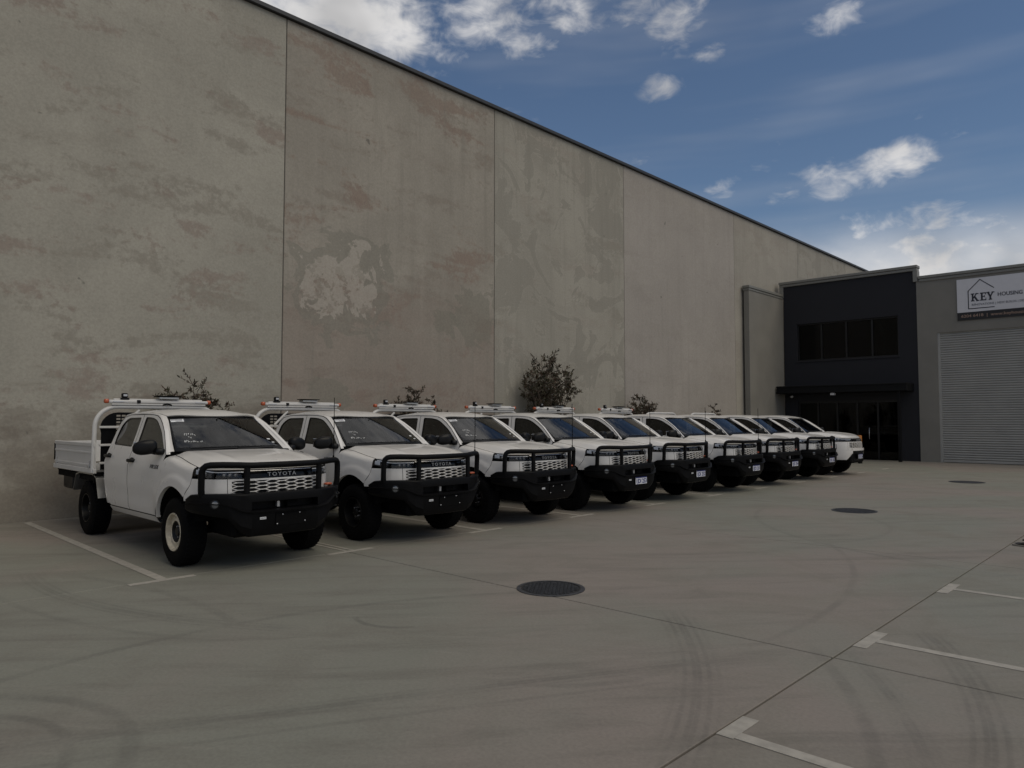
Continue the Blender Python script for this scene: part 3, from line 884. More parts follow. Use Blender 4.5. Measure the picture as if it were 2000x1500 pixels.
# ------------------------------------------------------------------ shrubs along the wall
def shrub(name, x, y, h, spread, stems, leaves, L, label, seed, green=.6, low=.35):
    rnd = random.Random(seed)
    root = tag(empty(name, (x, y, 0)), label, 'shrub' if name == 'shrub' else 'tree', 'young plants along the wall')
    tr = MB(); lf = MB()
    twigs = []
    for s in range(stems):
        a = rnd.uniform(0, 6.28); e = rnd.uniform(.25, 1.0)
        tip = Vector((math.cos(a) * spread * e * .55, math.sin(a) * spread * e, h * rnd.uniform(.72, 1.0) * (1 - .18 * e)))
        if s == 0: tip = Vector((0.02, -.06 * spread, h * .96))
        p = [Vector((0, 0, 0)), Vector((tip.x * .15, tip.y * .15, tip.z * .35)), Vector((tip.x * .5, tip.y * .5, tip.z * .68)), tip]
        tr.tube(p, [.028 * h / 2, .02 * h / 2, .011, .004], 6)
        for k in range(16):
            f = 1 - (1 - low) * rnd.random() ** 1.6
            i = min(2, int(f * 3)); b0 = p[i].lerp(p[i + 1], f * 3 - i)
            a2 = rnd.uniform(0, 6.28); ln = rnd.uniform(.2, .62) * min(spread, 1.0) * (1.2 - f * .55)
            t2 = b0 + Vector((math.cos(a2) * ln * .7, math.sin(a2) * ln, ln * rnd.uniform(.1, .9)))
            t2.x = max(t2.x, -.3)
            tr.tube([b0, b0.lerp(t2, .5) + Vector((0, 0, .02)), t2], [.007, .005, .002], 5, caps=False)
            twigs.append((b0, t2))
    for k in range(leaves):
        b0, t2 = rnd.choice(twigs)
        f = rnd.uniform(.15, 1.05) ** .7
        c = b0.lerp(t2, f)
        dr = (t2 - b0).normalized() * .7 + Vector((rnd.gauss(0, .6), rnd.gauss(0, .6), rnd.gauss(.15, .55)))
        dr.normalize()
        ln = L * rnd.uniform(.6, 1.25); wd = ln * rnd.uniform(.13, .2)
        sd = dr.cross(Vector((rnd.gauss(0, 1), rnd.gauss(0, 1), rnd.gauss(0, 1)))).normalized() * wd
        nn = dr.cross(sd).normalized() * ln * .06
        lf.add([c, c + dr * ln * .4 + sd + nn, c + dr * ln - nn * 1.5, c + dr * ln * .4 - sd + nn], [(0, 1, 2), (0, 2, 3)], 0 if rnd.random() < green else 1)
    tr.build('stem', 'bark', root)
    o = lf.build('foliage', ['leaf_green', 'leaf_red'], root, ang=0, weld=False)
    return root
shrub('shrub', -14.32, 6.10, 2.60, .80, 16, 3400, .085, 'leafy reddish green shrub behind the nearest ute', 3)
shrub('shrub', -14.32, 11.48, 2.62, .60, 13, 2400, .085, 'dark shrub behind the third ute, left of its pair', 5, .4)
shrub('shrub', -14.32, 12.15, 2.40, .58, 12, 2000, .085, 'dark shrub behind the third ute, right of its pair', 8, .4)
shrub('sapling', -14.2, 16.65, 3.80, 1.12, 36, 8500, .10, 'tallest bushy young tree against the wall, behind the fifth ute', 12, .6, .12)
shrub('shrub', -14.28, 21.6, 2.58, 1.15, 20, 4500, .095, 'rounded dark shrub behind the sixth ute light bar', 14, .45)
shrub('shrub', -14.28, 26.9, 2.42, .60, 12, 2200, .09, 'smallest dark shrub, farthest along the wall', 17, .45)
# ------------------------------------------------------------------ dual-cab tray ute, front axle at the origin, nose towards +X
WB = 3.46
TR = 0.405
W0 = spline([.40, .47, .54, .62, .75, .95, 1.08, 1.16, 1.22, 1.28, 1.33, 1.45, 1.60, 1.72, 1.79, 1.86],
            [.80, .845, .885, .905, .918, .925, .922, .914, .902, .885, .866, .820, .760, .716, .688, .660])
T0 = spline([-3, -2.2, -.8, -.1, .2, .38, .52, .64], [-.015, 0, 0, -.012, -.028, -.05, -.09, -.15])
def WS(s, z):
    w = W0(z) + T0(s)
    r = math.hypot(s + .02, z - .40)
    if z > .38: w += .020 * sstep(.705, .650, r) * sstep(-.74, -.52, s)
    # soft waist line pressed along the doors
    w += .006 * math.exp(-((z - 1.13) / .03) ** 2) * sstep(.2, -.6, s)
    w -= .010 * math.exp(-((z - .74) / .09) ** 2) * sstep(-.45, -.9, s)
    return w
# hood seam (edge of bonnet)
E_s = lambda v: lerp(-.42, .42, v)
E_y = spline([0, .3, .7, 1], [.735, .760, .790, .800])
E_z = spline([0, .25, .5, .8, 1], [1.306, 1.288, 1.258, 1.220, 1.197])
def fender_w(s, z):
    v = min(1, max(0, (s + .42) / .84))
    ye, ze = E_y(v) + .012, E_z(v) - .002
    w = WS(s, min(z, ze))
    t = min(1, max(0, (z - (ze - .085)) / .085))
    w2 = WS(s, ze - .085)
    base = w if t <= 0 else ye + (w2 - ye) * math.sqrt(max(0, 1 - t ** 2.2))
    return base
# front face plan curve
PLP = [(.20, .897), (.38, .875), (.50, .842), (.61, .790), (.70, .725), (.78, .640), (.845, .520), (.885, .400), (.912, .250), (.925, .0)]
_cl = np.concatenate([[0], np.cumsum([math.hypot(PLP[k + 1][0] - PLP[k][0], PLP[k + 1][1] - PLP[k][1]) for k in range(len(PLP) - 1)])])
_cl = _cl / _cl[-1]
PL_s = spline(_cl, [p[0] for p in PLP]); PL_y = spline(_cl, [p[1] for p in PLP])
LEAN = spline([.40, .55, .80, .90, 1.05, 1.12, 1.19], [-.02, .0, .015, .015, 0.0, -.012, -.055])
def face(t, z, off=0.0):
    f = sstep(0, .75, t)
    s = PL_s(t) + LEAN(z) * f + off * f
    y0 = PL_y(t) + (W0(z) - .925) * (1 - f)
    y = lerp(WS(s, z) if s < .62 else y0, y0, sstep(.02, .30, t)) + off * (1 - f)
    return s, y
def t_of_y(y, lo=.0):
    a, b = lo, 1.0
    for _ in range(30):
        m_ = (a + b) / 2
        if PL_y(m_) > y: a = m_
        else: b = m_
    return (a + b) / 2
def t_of_s(s):
    a, b = 0.0, .6
    for _ in range(30):
        m_ = (a + b) / 2
        if PL_s(m_) < s: a = m_
        else: b = m_
    return (a + b) / 2
FL = spline([.50, .84, .93, 1.05, 1.12, 1.21], [.42, .27, .345, .40, .415, .42])     # fender / bumper cut line s(z)

def door_edge_front(z): return FRONT_EDGE(z)
FRONT_EDGE = spline([.53, .80, 1.05, 1.31], [-.62, -.50, -.435, -.405])

def make_ute():
    U = empty('ute')
    # ---------------- fenders
    for sg_ in (-1, 1):
        n_i, n_j = 30, 18
        B = []
        r = .555
        ac = -.02
        a1 = math.atan2(.84 - .40, .268 - ac)          # arch end at the bumper cut
        r1 = math.hypot(.268 - ac, .44)
        xr = math.sqrt(r * r - .13 ** 2)
        rear_pts = [(-.608, .53), (-.59, .53), (ac - xr, .53)]
        a0 = math.atan2(.13, -xr)
        arc = []
        for k in range(n_i - 2):
            f = (k + 1) / (n_i - 2)
            a = lerp(a0, a1, f); rr = lerp(r, r1, sstep(.6, 1, f))
            arc.append((ac + rr * math.cos(a), .40 + rr * math.sin(a)))
        B = rear_pts + arc
        n_i = len(B)
        # top edge parameters matched by progress
        mb = MB()
        prog = np.linspace(0, 1, n_i) ** 1.0
        def fp(i, j):
            f = j / (n_j - 1)
            f = math.sin(f * math.pi / 2) ** .8 if f < 1 else 1
            v = prog[i]
            ts, tz = E_s(v), E_z(v) - .002
            bs, bz = B[i]
            s = lerp(bs, ts, f); z = lerp(bz, tz, f)
            if i == 0: s = FRONT_EDGE(z) + .010
            if i == n_i - 1: s = FL(z) - .002
            return (s, sg_ * fender_w(s, z), z)
        mb.grid(fp, n_i, n_j)
        # inward lip around the arch
        def lip(i, j):
            p = fp(i, 0); return (p[0], p[1] - sg_ * (.0, .045)[j], p[2])
        mb.grid(lip, n_i, 2)
        mb.grid(lambda i, j: (fp(0, i)[0], fp(0, i)[1] - sg_ * .03 * j, fp(0, i)[2]), n_j, 2, 1)
        mb.grid(lambda i, j: (fp(n_i - 1, i)[0], fp(n_i - 1, i)[1] - sg_ * .03 * j, fp(n_i - 1, i)[2]), n_j, 2, 1)
        mb.grid(lambda i, j: (fp(i, n_j - 1)[0], fp(i, n_j - 1)[1] - sg_ * .0, fp(i, n_j - 1)[2] - .03 * j), n_i, 2, 1)
        mb.build('front_fender', ['white_paint', 'chassis'], U, ang=40)
        # black wheel-arch liner
        ln = MB()
        ln.lathe([(.57, sg_ * .46), (.57, sg_ * .885)], 40, (-.02, 0, .40))
        ln.f = [f for f in ln.f if min([ln.v[k][2] for k in f]) > .50]; ln.m = [0] * len(ln.f)
        ln.build('arch_liner', 'chassis', U, ang=60)
    # ---------------- bonnet
    nu, nv = 41, 30
    HZ = spline([0, .3, .6, .82, .93, 1], [1.350, 1.338, 1.312, 1.278, 1.245, 1.196])
    tcorner = t_of_s(.44)
    def hood(i, j):
        u = -1 + 2 * i / (nu - 1); v = j / (nv - 1); au = abs(u)
        # side seam
        es, ey, ez = E_s(v), E_y(v), E_z(v)
        # rear centre and front centre lines
        fy = u * E_y(1)
        tt = t_of_y(abs(fy), tcorner)
        fs = PL_s(tt) + LEAN(1.185) - .012
        if au > .90: fs = lerp(fs, .42, ((au - .90) / .10) ** 1.5)
        fz = 1.188 + .008 * (1 - au ** 2)
        rs = -.27 - .15 * au ** 2.2
        rz = 1.306 + .024 * (1 - au ** 2)
        s = lerp(rs, fs, v)
        vv = (s - rs) / (fs - rs)
        z_mid = HZ(v) + .012 * (1 - au ** 2) * sstep(1, .7, v)
        k = sstep(.80, 1.0, au) ** 1.6
        z = lerp(z_mid, ez, k)
        # pressed centre panel between two ridges
        rdg = math.exp(-((au - .62) / .07) ** 2) * .010 - .008 * sstep(.60, .50, au)
        z += rdg * sstep(0, .15, v) * sstep(1, .75, v)
        y = u * E_y(v)
        return (s, y, z)
    hb = MB(); hb.grid(hood, nu, nv)
    hb.grid(lambda i, j: (hood(i, nv - 1)[0] - .004 * j, hood(i, nv - 1)[1], hood(i, nv - 1)[2] - .03 * j), nu, 2)
    for i in (0, nu - 1):
        hb.grid(lambda q, j, i=i: (hood(i, q)[0], hood(i, q)[1], hood(i, q)[2] - .03 * j), nv, 2, 1)
    hb.build('bonnet', ['white_paint', 'chassis'], U, ang=40)
    # cowl below the windscreen
    cw = MB()
    cw.grid(lambda i, j: (lerp(-.275, -.40, j / 3) - .15 * abs(-1 + i / 8) ** 2.2, (-1 + i / 8) * .735, lerp(1.325, 1.345, j / 3) + .012 * (1 - abs(-1 + i / 8) ** 2)), 17, 4)
    cw.build('cowl', 'black_plastic', U)
    # ---------------- doors
    def Y(sg_, off=0.0): return lambda s, z: (s, sg_ * (WS(s, z) + off), z)
    fr_edge = [(FRONT_EDGE(z), z) for z in np.linspace(.545, 1.31, 9)]
    fd = fr_edge + [(-.53, 1.43), (-.70, 1.573), (-.86, 1.678), (-1.0, 1.745), (-1.12, 1.778), (-1.30, 1.792), (-1.615, 1.796),
                    (-1.60, 1.38), (-1.595, .60), (-1.58, .545)]
    fwin = round_poly([(-.475, 1.338), (-.755, 1.562), (-1.05, 1.722), (-1.25, 1.760), (-1.520, 1.768), (-1.505, 1.372)], [.03, .1, .12, .12, .035, .035])
    rd = [(-1.590, .545), (-1.607, .60), (-1.612, 1.38), (-1.627, 1.796), (-2.15, 1.793), (-2.36, 1.765), (-2.47, 1.69), (-2.53, 1.58), (-2.57, 1.40),
          (-2.605, 1.16), (-2.56, .90), (-2.47, .66), (-2.42, .575), (-2.36, .545)]
    rwin = round_poly([(-1.685, 1.378), (-1.695, 1.762), (-2.20, 1.757), (-2.40, 1.66), (-2.445, 1.50), (-2.43, 1.392)], [.035, .035, .10, .12, .08, .06])
    zr_ = lambda P: [(p[0] - .10 * max(0, (p[1] - 1.36) / .44), p[1] + .024 * max(0, (p[1] - 1.36) / .44)) for p in P]
    fd, rd, fwin, rwin = [zr_(P) for P in (fd, rd, fwin, rwin)]
    for sg_ in (-1, 1):
        for nm, ol_, wn in (('front_door', fd, fwin), ('rear_door', rd, rwin)):
            D = MB().sheet(ol_, [wn], Y(sg_), .065, (0, -sg_ * .022, 0), rim=1).build(nm, ['white_paint', 'chassis'], U, ang=40)
            inn = inset_poly(wn, .020)
            MB().sheet(wn, [inn], Y(sg_, -.006), .07, (0, -sg_ * .02, 0)).build('window_seal', 'gloss_black', D, ang=40)
            MB().sheet(inset_poly(wn, .014), [], Y(sg_, -.012), .09).build('window_glass', 'side_glass', D, ang=60)
            hs, hz = (-1.49, 1.205) if nm == 'front_door' else (-2.46, 1.235)
            hw = WS(hs, hz)
            H = MB()
            H.superell((hs, sg_ * (hw + .034), hz), (.098, .017, .024), .6)
            H.superell((hs, sg_ * (hw + .000), hz + .004), (.085, .008, .036), .8)
            H.superell((hs + .075, sg_ * (hw + .012), hz), (.03, .026, .024), .6)
            H.superell((hs - .075, sg_ * (hw + .012), hz), (.022, .026, .016), .6)
            H.build('door_handle', 'black_plastic', D)
            if nm == 'front_door':
                tm = text_mesh('HILUX', .050, 'gloss_black', .002, 0.0, width=.28, shear=.2, spacing=1.2)
                bs_, bz_ = -.655, 1.134
                place_text(tm, 'badge', (bs_, sg_ * (WS(bs_, bz_ + .02) + .004), bz_), (-sg_ * 1.0, 0, 0), (0, -sg_ * .12, 1), D)
                # mirror on its arm
                Mr = MB()
                rot = Matrix.Rotation(sg_ * R(14), 3, 'Z')
                def taper(p, sg_=sg_):
                    k_ = p.y * sg_ / .125
                    return (p.x * (1 - .22 * max(0, k_)) , p.y, p.z * (1 - .20 * max(0, k_) ** 2) - .012 * k_)
                Mr.superell((-.61, sg_ * 1.045, 1.405), (.078, .142, .094), .68, rot, 24, 14, fn=taper)
                Mr.superell((-.53, sg_ * .895, 1.352), (.07, .06, .045), .7, rot)
                Mr.tube([(-.53, sg_ * .88, 1.345), (-.57, sg_ * .94, 1.345), (-.60, sg_ * 1.0, 1.36)], [.04, .034, .03], 10)
                Mr.build('wing_mirror', 'black_plastic', D)
                MB().box((-.694, sg_ * 1.05, 1.405), (.012, .20, .125), .004, rot).build('mirror_glass', 'chrome', D)
        # sill
        sl = MB()
        zs_ = [.455, .47, .50, .532]
        ss_ = np.linspace(-.575, -2.40, 16)
        sl.grid(lambda i, j: (ss_[i], sg_ * (WS(ss_[i], zs_[j]) + .004), zs_[j]), 16, 4)
        sl.grid(lambda i, j: (ss_[i], sg_ * (WS(ss_[i], .455) + .004 - .12 * j), .455), 16, 2)
        sl.build('sill', 'white_paint', U)
        # dark inner skin so that the gaps read dark
        MB().sheet([(-.60, .50), (-.45, 1.0), (-.44, 1.27), (-1.45, 1.345), (-2.5, 1.365), (-2.52, 1.1), (-2.40, .52)], [], Y(sg_, -.05), .12).build('inner_skin', 'interior', U, ang=60)
        MB().sheet(inset_poly(fd, .012), [fwin], Y(sg_, -.032), .09).build('inner_skin', 'interior', U, ang=60)
        MB().sheet(inset_poly(rd, .012), [rwin], Y(sg_, -.032), .09).build('inner_skin', 'interior', U, ang=60)
        for ps in ((-1.56, -1.66),):
            MB().sheet([(ps[0], 1.3), (ps[0] - .012, 1.78), (ps[1] - .012, 1.78), (ps[1], 1.3)], [], Y(sg_, -.035), .1).build('pillar_trim', 'interior', U, ang=60)
    # ---------------- cab frame: A pillars, roof rails and rear corners in one pressing
    Dk = [(-.395, 1.318), (-.52, 1.438), (-.69, 1.582), (-.85, 1.688), (-.99, 1.754), (-1.11, 1.786), (-1.30, 1.800), (-1.7, 1.806), (-2.15, 1.801), (-2.37, 1.774), (-2.48, 1.697), (-2.54, 1.585), (-2.58, 1.40), (-2.615, 1.16), (-2.57, .90), (-2.48, .66), (-2.42, .56)]
    Vk = [(-.455, .745, 1.350), (-.60, .716, 1.450), (-.765, .678, 1.575), (-.915, .642, 1.682), (-1.02, .618, 1.746), (-1.10, .615, 1.780), (-1.32, .622, 1.808), (-1.7, .632, 1.828), (-2.15, .630, 1.824), (-2.46, .620, 1.800), (-2.575, .63, 1.735), (-2.62, .68, 1.60), (-2.67, .765, 1.40), (-2.70, .83, 1.16), (-2.69, .85, .90), (-2.66, .85, .66), (-2.64, .845, .56)]
    Dk = zr_(Dk)
    Vk = [p if q < 5 else (p[0], p[1], p[2] + .022 * max(0, (p[2] - 1.36) / .44)) for q, p in enumerate(Vk)]
    def pil(i, j, sg_):
        s, z = Dk[i]; a = Vector((s, WS(s, z), z)); b = Vector(Vk[i])
        t = j / 5
        p = a.lerp(b, t)
        bul = .020 * math.sin(math.pi * t)
        out_ = Vector((.0, .7, .7)) if i < 10 else Vector((-.75, .65, 0))
        if i < 5: out_ = Vector((.45, .7, .5))
        p = p + out_.normalized() * bul
        return (p.x, sg_ * p.y, p.z)
    for sg_ in (-1, 1):
        cf = MB()
        cf.grid(lambda i, j: pil(i, j, sg_), len(Dk), 6)
        cf.grid(lambda i, j: (pil(i, 0, sg_)[0], pil(i, 0, sg_)[1] - sg_ * .05 * j, pil(i, 0, sg_)[2]), len(Dk), 2)
        cf.grid(lambda i, j: (pil(i, 5, sg_)[0] - .03 * j * (1 if i < 5 else 0), pil(i, 5, sg_)[1], pil(i, 5, sg_)[2] - .03 * j * (1 if i >= 5 else .6)), 10, 2)
        cf.build('cab_frame', 'white_paint', U, ang=45)
        MB().grid(lambda i, j: (pil(i, j, sg_)[0] - .03 * (1 if i < 5 else 0) + (.02 if i > 9 else 0), pil(i, j, sg_)[1] - sg_ * .025, pil(i, j, sg_)[2] - .022), len(Dk), 6).build('pillar_trim', 'interior', U, ang=60)
    # roof panel
    ys = spline([p[0] for p in Vk[5:10]][::-1], [p[1] for p in Vk[5:10]][::-1]); zs = spline([p[0] for p in Vk[5:10]][::-1], [p[2] for p in Vk[5:10]][::-1])
    zc = spline([-2.52, -2.2, -1.7, -1.3, -1.08, -.99], [1.868, 1.898, 1.904, 1.878, 1.832, 1.800])
    def roof(i, j):
        u = -1 + 2 * i / 20; v = j / 15
        s0 = -1.092 + .095 * (1 - u * u); s1 = -2.48 - .03 * (1 - u * u)
        s = lerp(s0, s1, v)
        e = abs(u) ** 3.2
        z = lerp(zc(s), zs(s) + .002, e)
        for rb in (.25, .62):
            z += .004 * math.exp(-((abs(u) - rb) / .05) ** 2) * sstep(.1, .25, v) * sstep(.98, .85, v)
        return (s, u * (ys(s) - .008), z)
    rf = MB(); rf.grid(roof, 21, 16)
    rf.grid(lambda i, j: (roof(i, 0)[0] - .02 * j, roof(i, 0)[1], roof(i, 0)[2] - .015 * j), 21, 2)
    rf.build('roof', 'white_paint', U, ang=40)
    MB().grid(lambda i, j: (roof(i, j)[0], roof(i, j)[1] * 1.02, roof(i, j)[2] - .035), 21, 16).build('headliner', 'interior', U, ang=60)
    # ---------------- windscreen
    Ce = [(-.440, .738, 1.350), (-.60, .709, 1.452), (-.765, .671, 1.578), (-.912, .635, 1.683), (-1.085, .607, 1.772)]
    vt = [0, .27, .53, .75, 1]
    es_ = lambda v: -.440 - .570 * v - .075 * v * v
    ey_ = lambda v: .738 - .120 * v - .011 * v * v
    ez_ = lambda v: 1.350 + .436 * v - .014 * v * v
    def ws(u, v):
        e = abs(u) ** 2.0
        sc_, zc_ = lerp(-.325, -1.005, v), 1.356 + .462 * v - .026 * v * v
        return (lerp(sc_, es_(v), e), u * ey_(v), lerp(zc_, ez_(v), e))
    nW, nV = 29, 17
    bu, bv = 1, 1
    us = [-1, -.965] + list(np.linspace(-.94, .94, 61)) + [.965, 1]
    vs2 = [0, .10] + list(np.linspace(.12, .93, 33)) + [.955, 1]
    wsm = MB()
    wsm.grid(lambda i, j: ws(us[i], vs2[j]), len(us), len(vs2), mi=lambda i, j: 1 if (i == 0 or i == len(us) - 2 or j == 0 or j == len(vs2) - 2) else 0)
    WSN = wsm.build('windscreen', ['windscreen_glass', 'gloss_black'], U, ang=60)
    def wsn(u, v, off=.004):
        a = Vector(ws(u + .01, v)) - Vector(ws(u - .01, v)); b = Vector(ws(u, v + .01)) - Vector(ws(u, v - .01))
        n = a.cross(b).normalized()
        if n.x < 0: n = -n
        return Vector(ws(u, v)) + n * off
    # wipers
    for (ya, yb) in ((-.55, .05), (.02, .58)):
        MB().tube([wsn(ya / .72, .02, .03), wsn(lerp(ya, yb, .5) / .72, .045, .022), wsn(yb / .72, .06, .018)], [.010, .008, .006], 6).build('wiper', 'black_plastic', U)
    # sticker in the upper corner
    st = MB(); u0, u1, v0, v1 = -.955, -.70, .86, .945
    st.grid(lambda i, j: wsn(lerp(u0, u1, i / 4), lerp(v0, v1, j / 2), .003), 5, 3)
    st.build('windscreen_label', 'paper', WSN, ang=60)
    ink = MB()
    for (a, b, c, d_) in ((-.94, -.72, .908, .935), (-.86, -.73, .872, .892)):
        n = 9 if c > .9 else 6
        for k in range(n):
            x0 = lerp(a, b, k / n); x1 = lerp(a, b, (k + .62) / n)
            ink.add([wsn(x0, c, .0045), wsn(x1, c, .0045), wsn(x1, d_, .0045), wsn(x0, d_, .0045)], [(0, 1, 2, 3)])
    ink.build('label_print', 'ink', WSN, ang=0)
    # hand-written marker on the glass
    rn = random.Random(4); wr = MB()
    for row, (uu, vv, n, w_) in enumerate(((-.79, .44, 6, .034), (-.73, .35, 2, .03), (-.83, .245, 9, .036))):
        for k in range(n):
            x = uu + k * w_ ; y_ = vv + rn.uniform(-.012, .012) - .004 * k
            pts = []
            for q in range(4):
                pts.append(wsn(x + rn.uniform(-.002, w_ * .75), y_ + rn.uniform(0, .062), .004))
            wr.tube(pts, .0028, 4)
    wr.build('marker_writing', 'marker', WSN, ang=0)
    # registration tabs low in the far corner
    MB().grid(lambda i, j: wsn(lerp(.80, .87, i), lerp(.28, .31, j), .003), 2, 2).build('corner_tab', 'paper', WSN, ang=0)
    MB().grid(lambda i, j: wsn(lerp(.85, .91, i), lerp(.18, .205, j), .003), 2, 2).build('corner_tab', 'paper', WSN, ang=0)
    # ---------------- cab back with window
    vz = [p[2] for p in Vk[9:]][::-1]; vsx = [p[0] for p in Vk[9:]][::-1]; vy = [p[1] for p in Vk[9:]][::-1]
    sb = spline(vz, vsx); yb = spline(vz, vy)
    pr = [(yb(z), z) for z in np.linspace(.56, 1.80, 12)]
    outl = pr + [(0.3, 1.822), (-.3, 1.822)] + [(-p[0], p[1]) for p in pr[::-1]]
    rwn = round_poly([(-.60, 1.36), (.60, 1.36), (.57, 1.70), (-.57, 1.70)], .05)
    Bk = MB().sheet(outl, [rwn], lambda y, z: (sb(min(z, 1.80)) - .012, y, z), .11, (.03, 0, 0)).build('cab_back', 'white_paint', U, ang=40)
    MB().sheet(rwn, [], lambda y, z: (sb(z) - .006, y, z), .15).build('rear_glass', 'side_glass', Bk, ang=60)
    # ---------------- interior
    It = MB()
    It.box((-1.55, 0, .52), (1.95, 1.62, .06))
    It.build('cab_floor', 'interior', U, ang=0)
    da = MB()
    prof = [(-.33, 1.27), (-.52, 1.285), (-.74, 1.25), (-.82, 1.19), (-.80, 1.0), (-.70, .80), (-.5, .75)]
    da.grid(lambda i, j: (prof[j][0] - .04 * (1 - abs(-1 + i / 6) ** 2), (-1 + i / 6) * .76, prof[j][1] + .01 * math.cos(i)), 13, len(prof))
    da.superell((-.80, -.37, 1.27), (.10, .20, .05), .6)
    da.box((-.79, .02, 1.24), (.03, .26, .15), .01)
    da.build('dashboard', 'interior', U, ang=45)
    swm = MB()
    cS = Vector((-.98, -.37, 1.16)); nS = Vector((-.92, 0, .40)).normalized(); uS = Vector((0, 1, 0)); vS = nS.cross(uS)
    ring = [cS + (uS * math.cos(a) + vS * math.sin(a)) * .185 for a in np.linspace(0, 2 * math.pi, 25)]
    swm.tube(ring, .016, 8, caps=False)
    for a in (0.1, math.pi - .1, -math.pi / 2): swm.tube([cS, cS + (uS * math.cos(a) + vS * math.sin(a)) * .18], .018, 6)
    swm.superell(cS, (.04, .06, .06), .8)
    swm.tube([cS, cS - nS * .22], .03, 8)
    swm.build('steering_wheel', 'interior', U)
    def seat(sx, y, w):
        S = MB()
        S.superell((sx + .05, y, .80), (.27, w, .11), .5)
        S.superell((sx - .26, y, 1.10), (.085, w, .31), .5, Matrix.Rotation(R(-14), 3, 'Y'))
        o = S.build('seat', 'seat_fabric', U)
        hh = MB()
        for yo in ([0] if w < .4 else [-.36, .36]):
            hh.superell((sx - .36, y + yo, 1.505), (.055, .13, .095), .6)
            for q in (-.05, .05): hh.tube([(sx - .33, y + yo + q, 1.36), (sx - .36, y + yo + q, 1.45)], .008, 6)
        hh.build('headrest', 'seat_fabric', o)
    seat(-1.35, -.37, .255); seat(-1.35, .37, .255); seat(-2.2, 0, .66)
    # rear-view mirror
    mm = MB(); mm.superell((-.98, 0, 1.66), (.02, .12, .035), .6); mm.tube([(-.97, 0, 1.68), (-.93, 0, 1.76)], .01, 6)
    mm.build('rear_view_mirror', 'interior', U)
    # ---------------- front face: white bumper skin, headlights, name strip, honeycomb grille
    def skin(mb, tA, tB, zA, zB, nt_, nz_, off=0.0, sgs=(-1, 1), mi=0):
        for sg_ in sgs:
            def fpt(i, j):
                z = lerp(zA(0) if callable(zA) else zA, zB(0) if callable(zB) else zB, j / (nz_ - 1))
                a = tA(z) if callable(tA) else tA
                b = tB(z) if callable(tB) else tB
                t = lerp(a, b, i / (nt_ - 1))
                s, y = face(t, z, off)
                return (s, sg_ * y, z)
            mb.grid(fpt, nt_, nz_, mi)
    t_start = lambda z: t_of_s(FL(z) + .004)
    tg = t_of_y(.575); ts = t_of_y(.62); tl = t_of_y(.43); t0c = t_of_y(0.0)
    for sg_ in (-1, 1):
        BZ = MB()
        skin(BZ, t_start, ts, .80, 1.062, 16, 9, sgs=(sg_,))
        BZ.build('front_bumper', 'white_paint', U, ang=40)
    GS = MB()
    skin(GS, ts + .005, tg, .80, 1.062, 3, 9)
    skin(GS, tg, t0c, 1.042, 1.062, 14, 3)
    skin(GS, tg, t0c, .80, .872, 14, 3)
    GS.build('grille_surround', 'white_paint', U, ang=40)
    gb = MB(); skin(gb, ts, t0c, .80, 1.07, 14, 4, -.035)
    gb.build('grille_backing', 'dark_inside', U, ang=60)
    # honeycomb cells
    hx = MB()
    cw_, ch_ = .186, .0425
    zmid = .957
    def hexpt(y, z, off):
        t = t_of_y(min(abs(y), .60))
        s, yy = face(t, z, off)
        return (s, y, z)
    def bar(p, q, w=.0038):
        a, b = Vector(p), Vector(q); dr = b - a
        if dr.length < 1e-4: return
        nn = Vector((-dr.y, dr.x)).normalized() * w
        qs = [a + nn, a - nn, b - nn, b + nn]
        f_ = [hexpt(k.x, k.y, .004) for k in qs]; r_ = [hexpt(k.x, k.y, -.030) for k in qs]
        hx.add(f_ + r_, [(0, 1, 2, 3), (0, 4, 5, 1), (1, 5, 6, 2), (2, 6, 7, 3), (3, 7, 4, 0)])
    done = set()
    for row in range(-3, 4):
        for c_ in range(-6, 7):
            cy = c_ * cw_ * .66 ; cz = zmid + row * ch_ * 1.0 + (ch_ / 2 if c_ % 2 else 0)
            hp = [(cy - cw_ * .5, cz), (cy - cw_ * .16, cz + ch_ / 2), (cy + cw_ * .16, cz + ch_ / 2), (cy + cw_ * .5, cz), (cy + cw_ * .16, cz - ch_ / 2), (cy - cw_ * .16, cz - ch_ / 2)]
            for k in range(6):
                p, q = hp[k], hp[(k + 1) % 6]
                my, mz = (p[0] + q[0]) / 2, (p[1] + q[1]) / 2
                key = (round(my, 3), round(mz, 3))
                if key in done or abs(my) > .59 or not (.865 < mz < 1.05): continue
                done.add(key)
                cl = lambda w_: (max(-.60, min(.60, w_[0])), max(.865, min(1.05, w_[1])))
                bar(cl(p), cl(q))
    hx.build('honeycomb_grille', 'white_paint', U, ang=30)
    # black name strip
    nstp = MB(); skin(nstp, tl, t0c, 1.066, 1.158, 12, 4, -.012)
    nstp.build('name_strip', 'gloss_black', U, ang=50)
    sv = MB(); skin(sv, tl, t0c, 1.150, 1.154, 12, 2, -.006); sv.build('strip_trim', 'silver', U, ang=50)
    nm = text_mesh('TOYOTA', .043, 'badge_grey', .004, .0008, width=.37, spacing=1.3)
    for v in nm.vertices:
        v.co.z += -.025 * (v.co.x / .4) ** 2
    place_text(nm, 'name_letters', (.925 - .006, 0, 1.086), (0, 1, 0), (-.1, 0, 1), U)
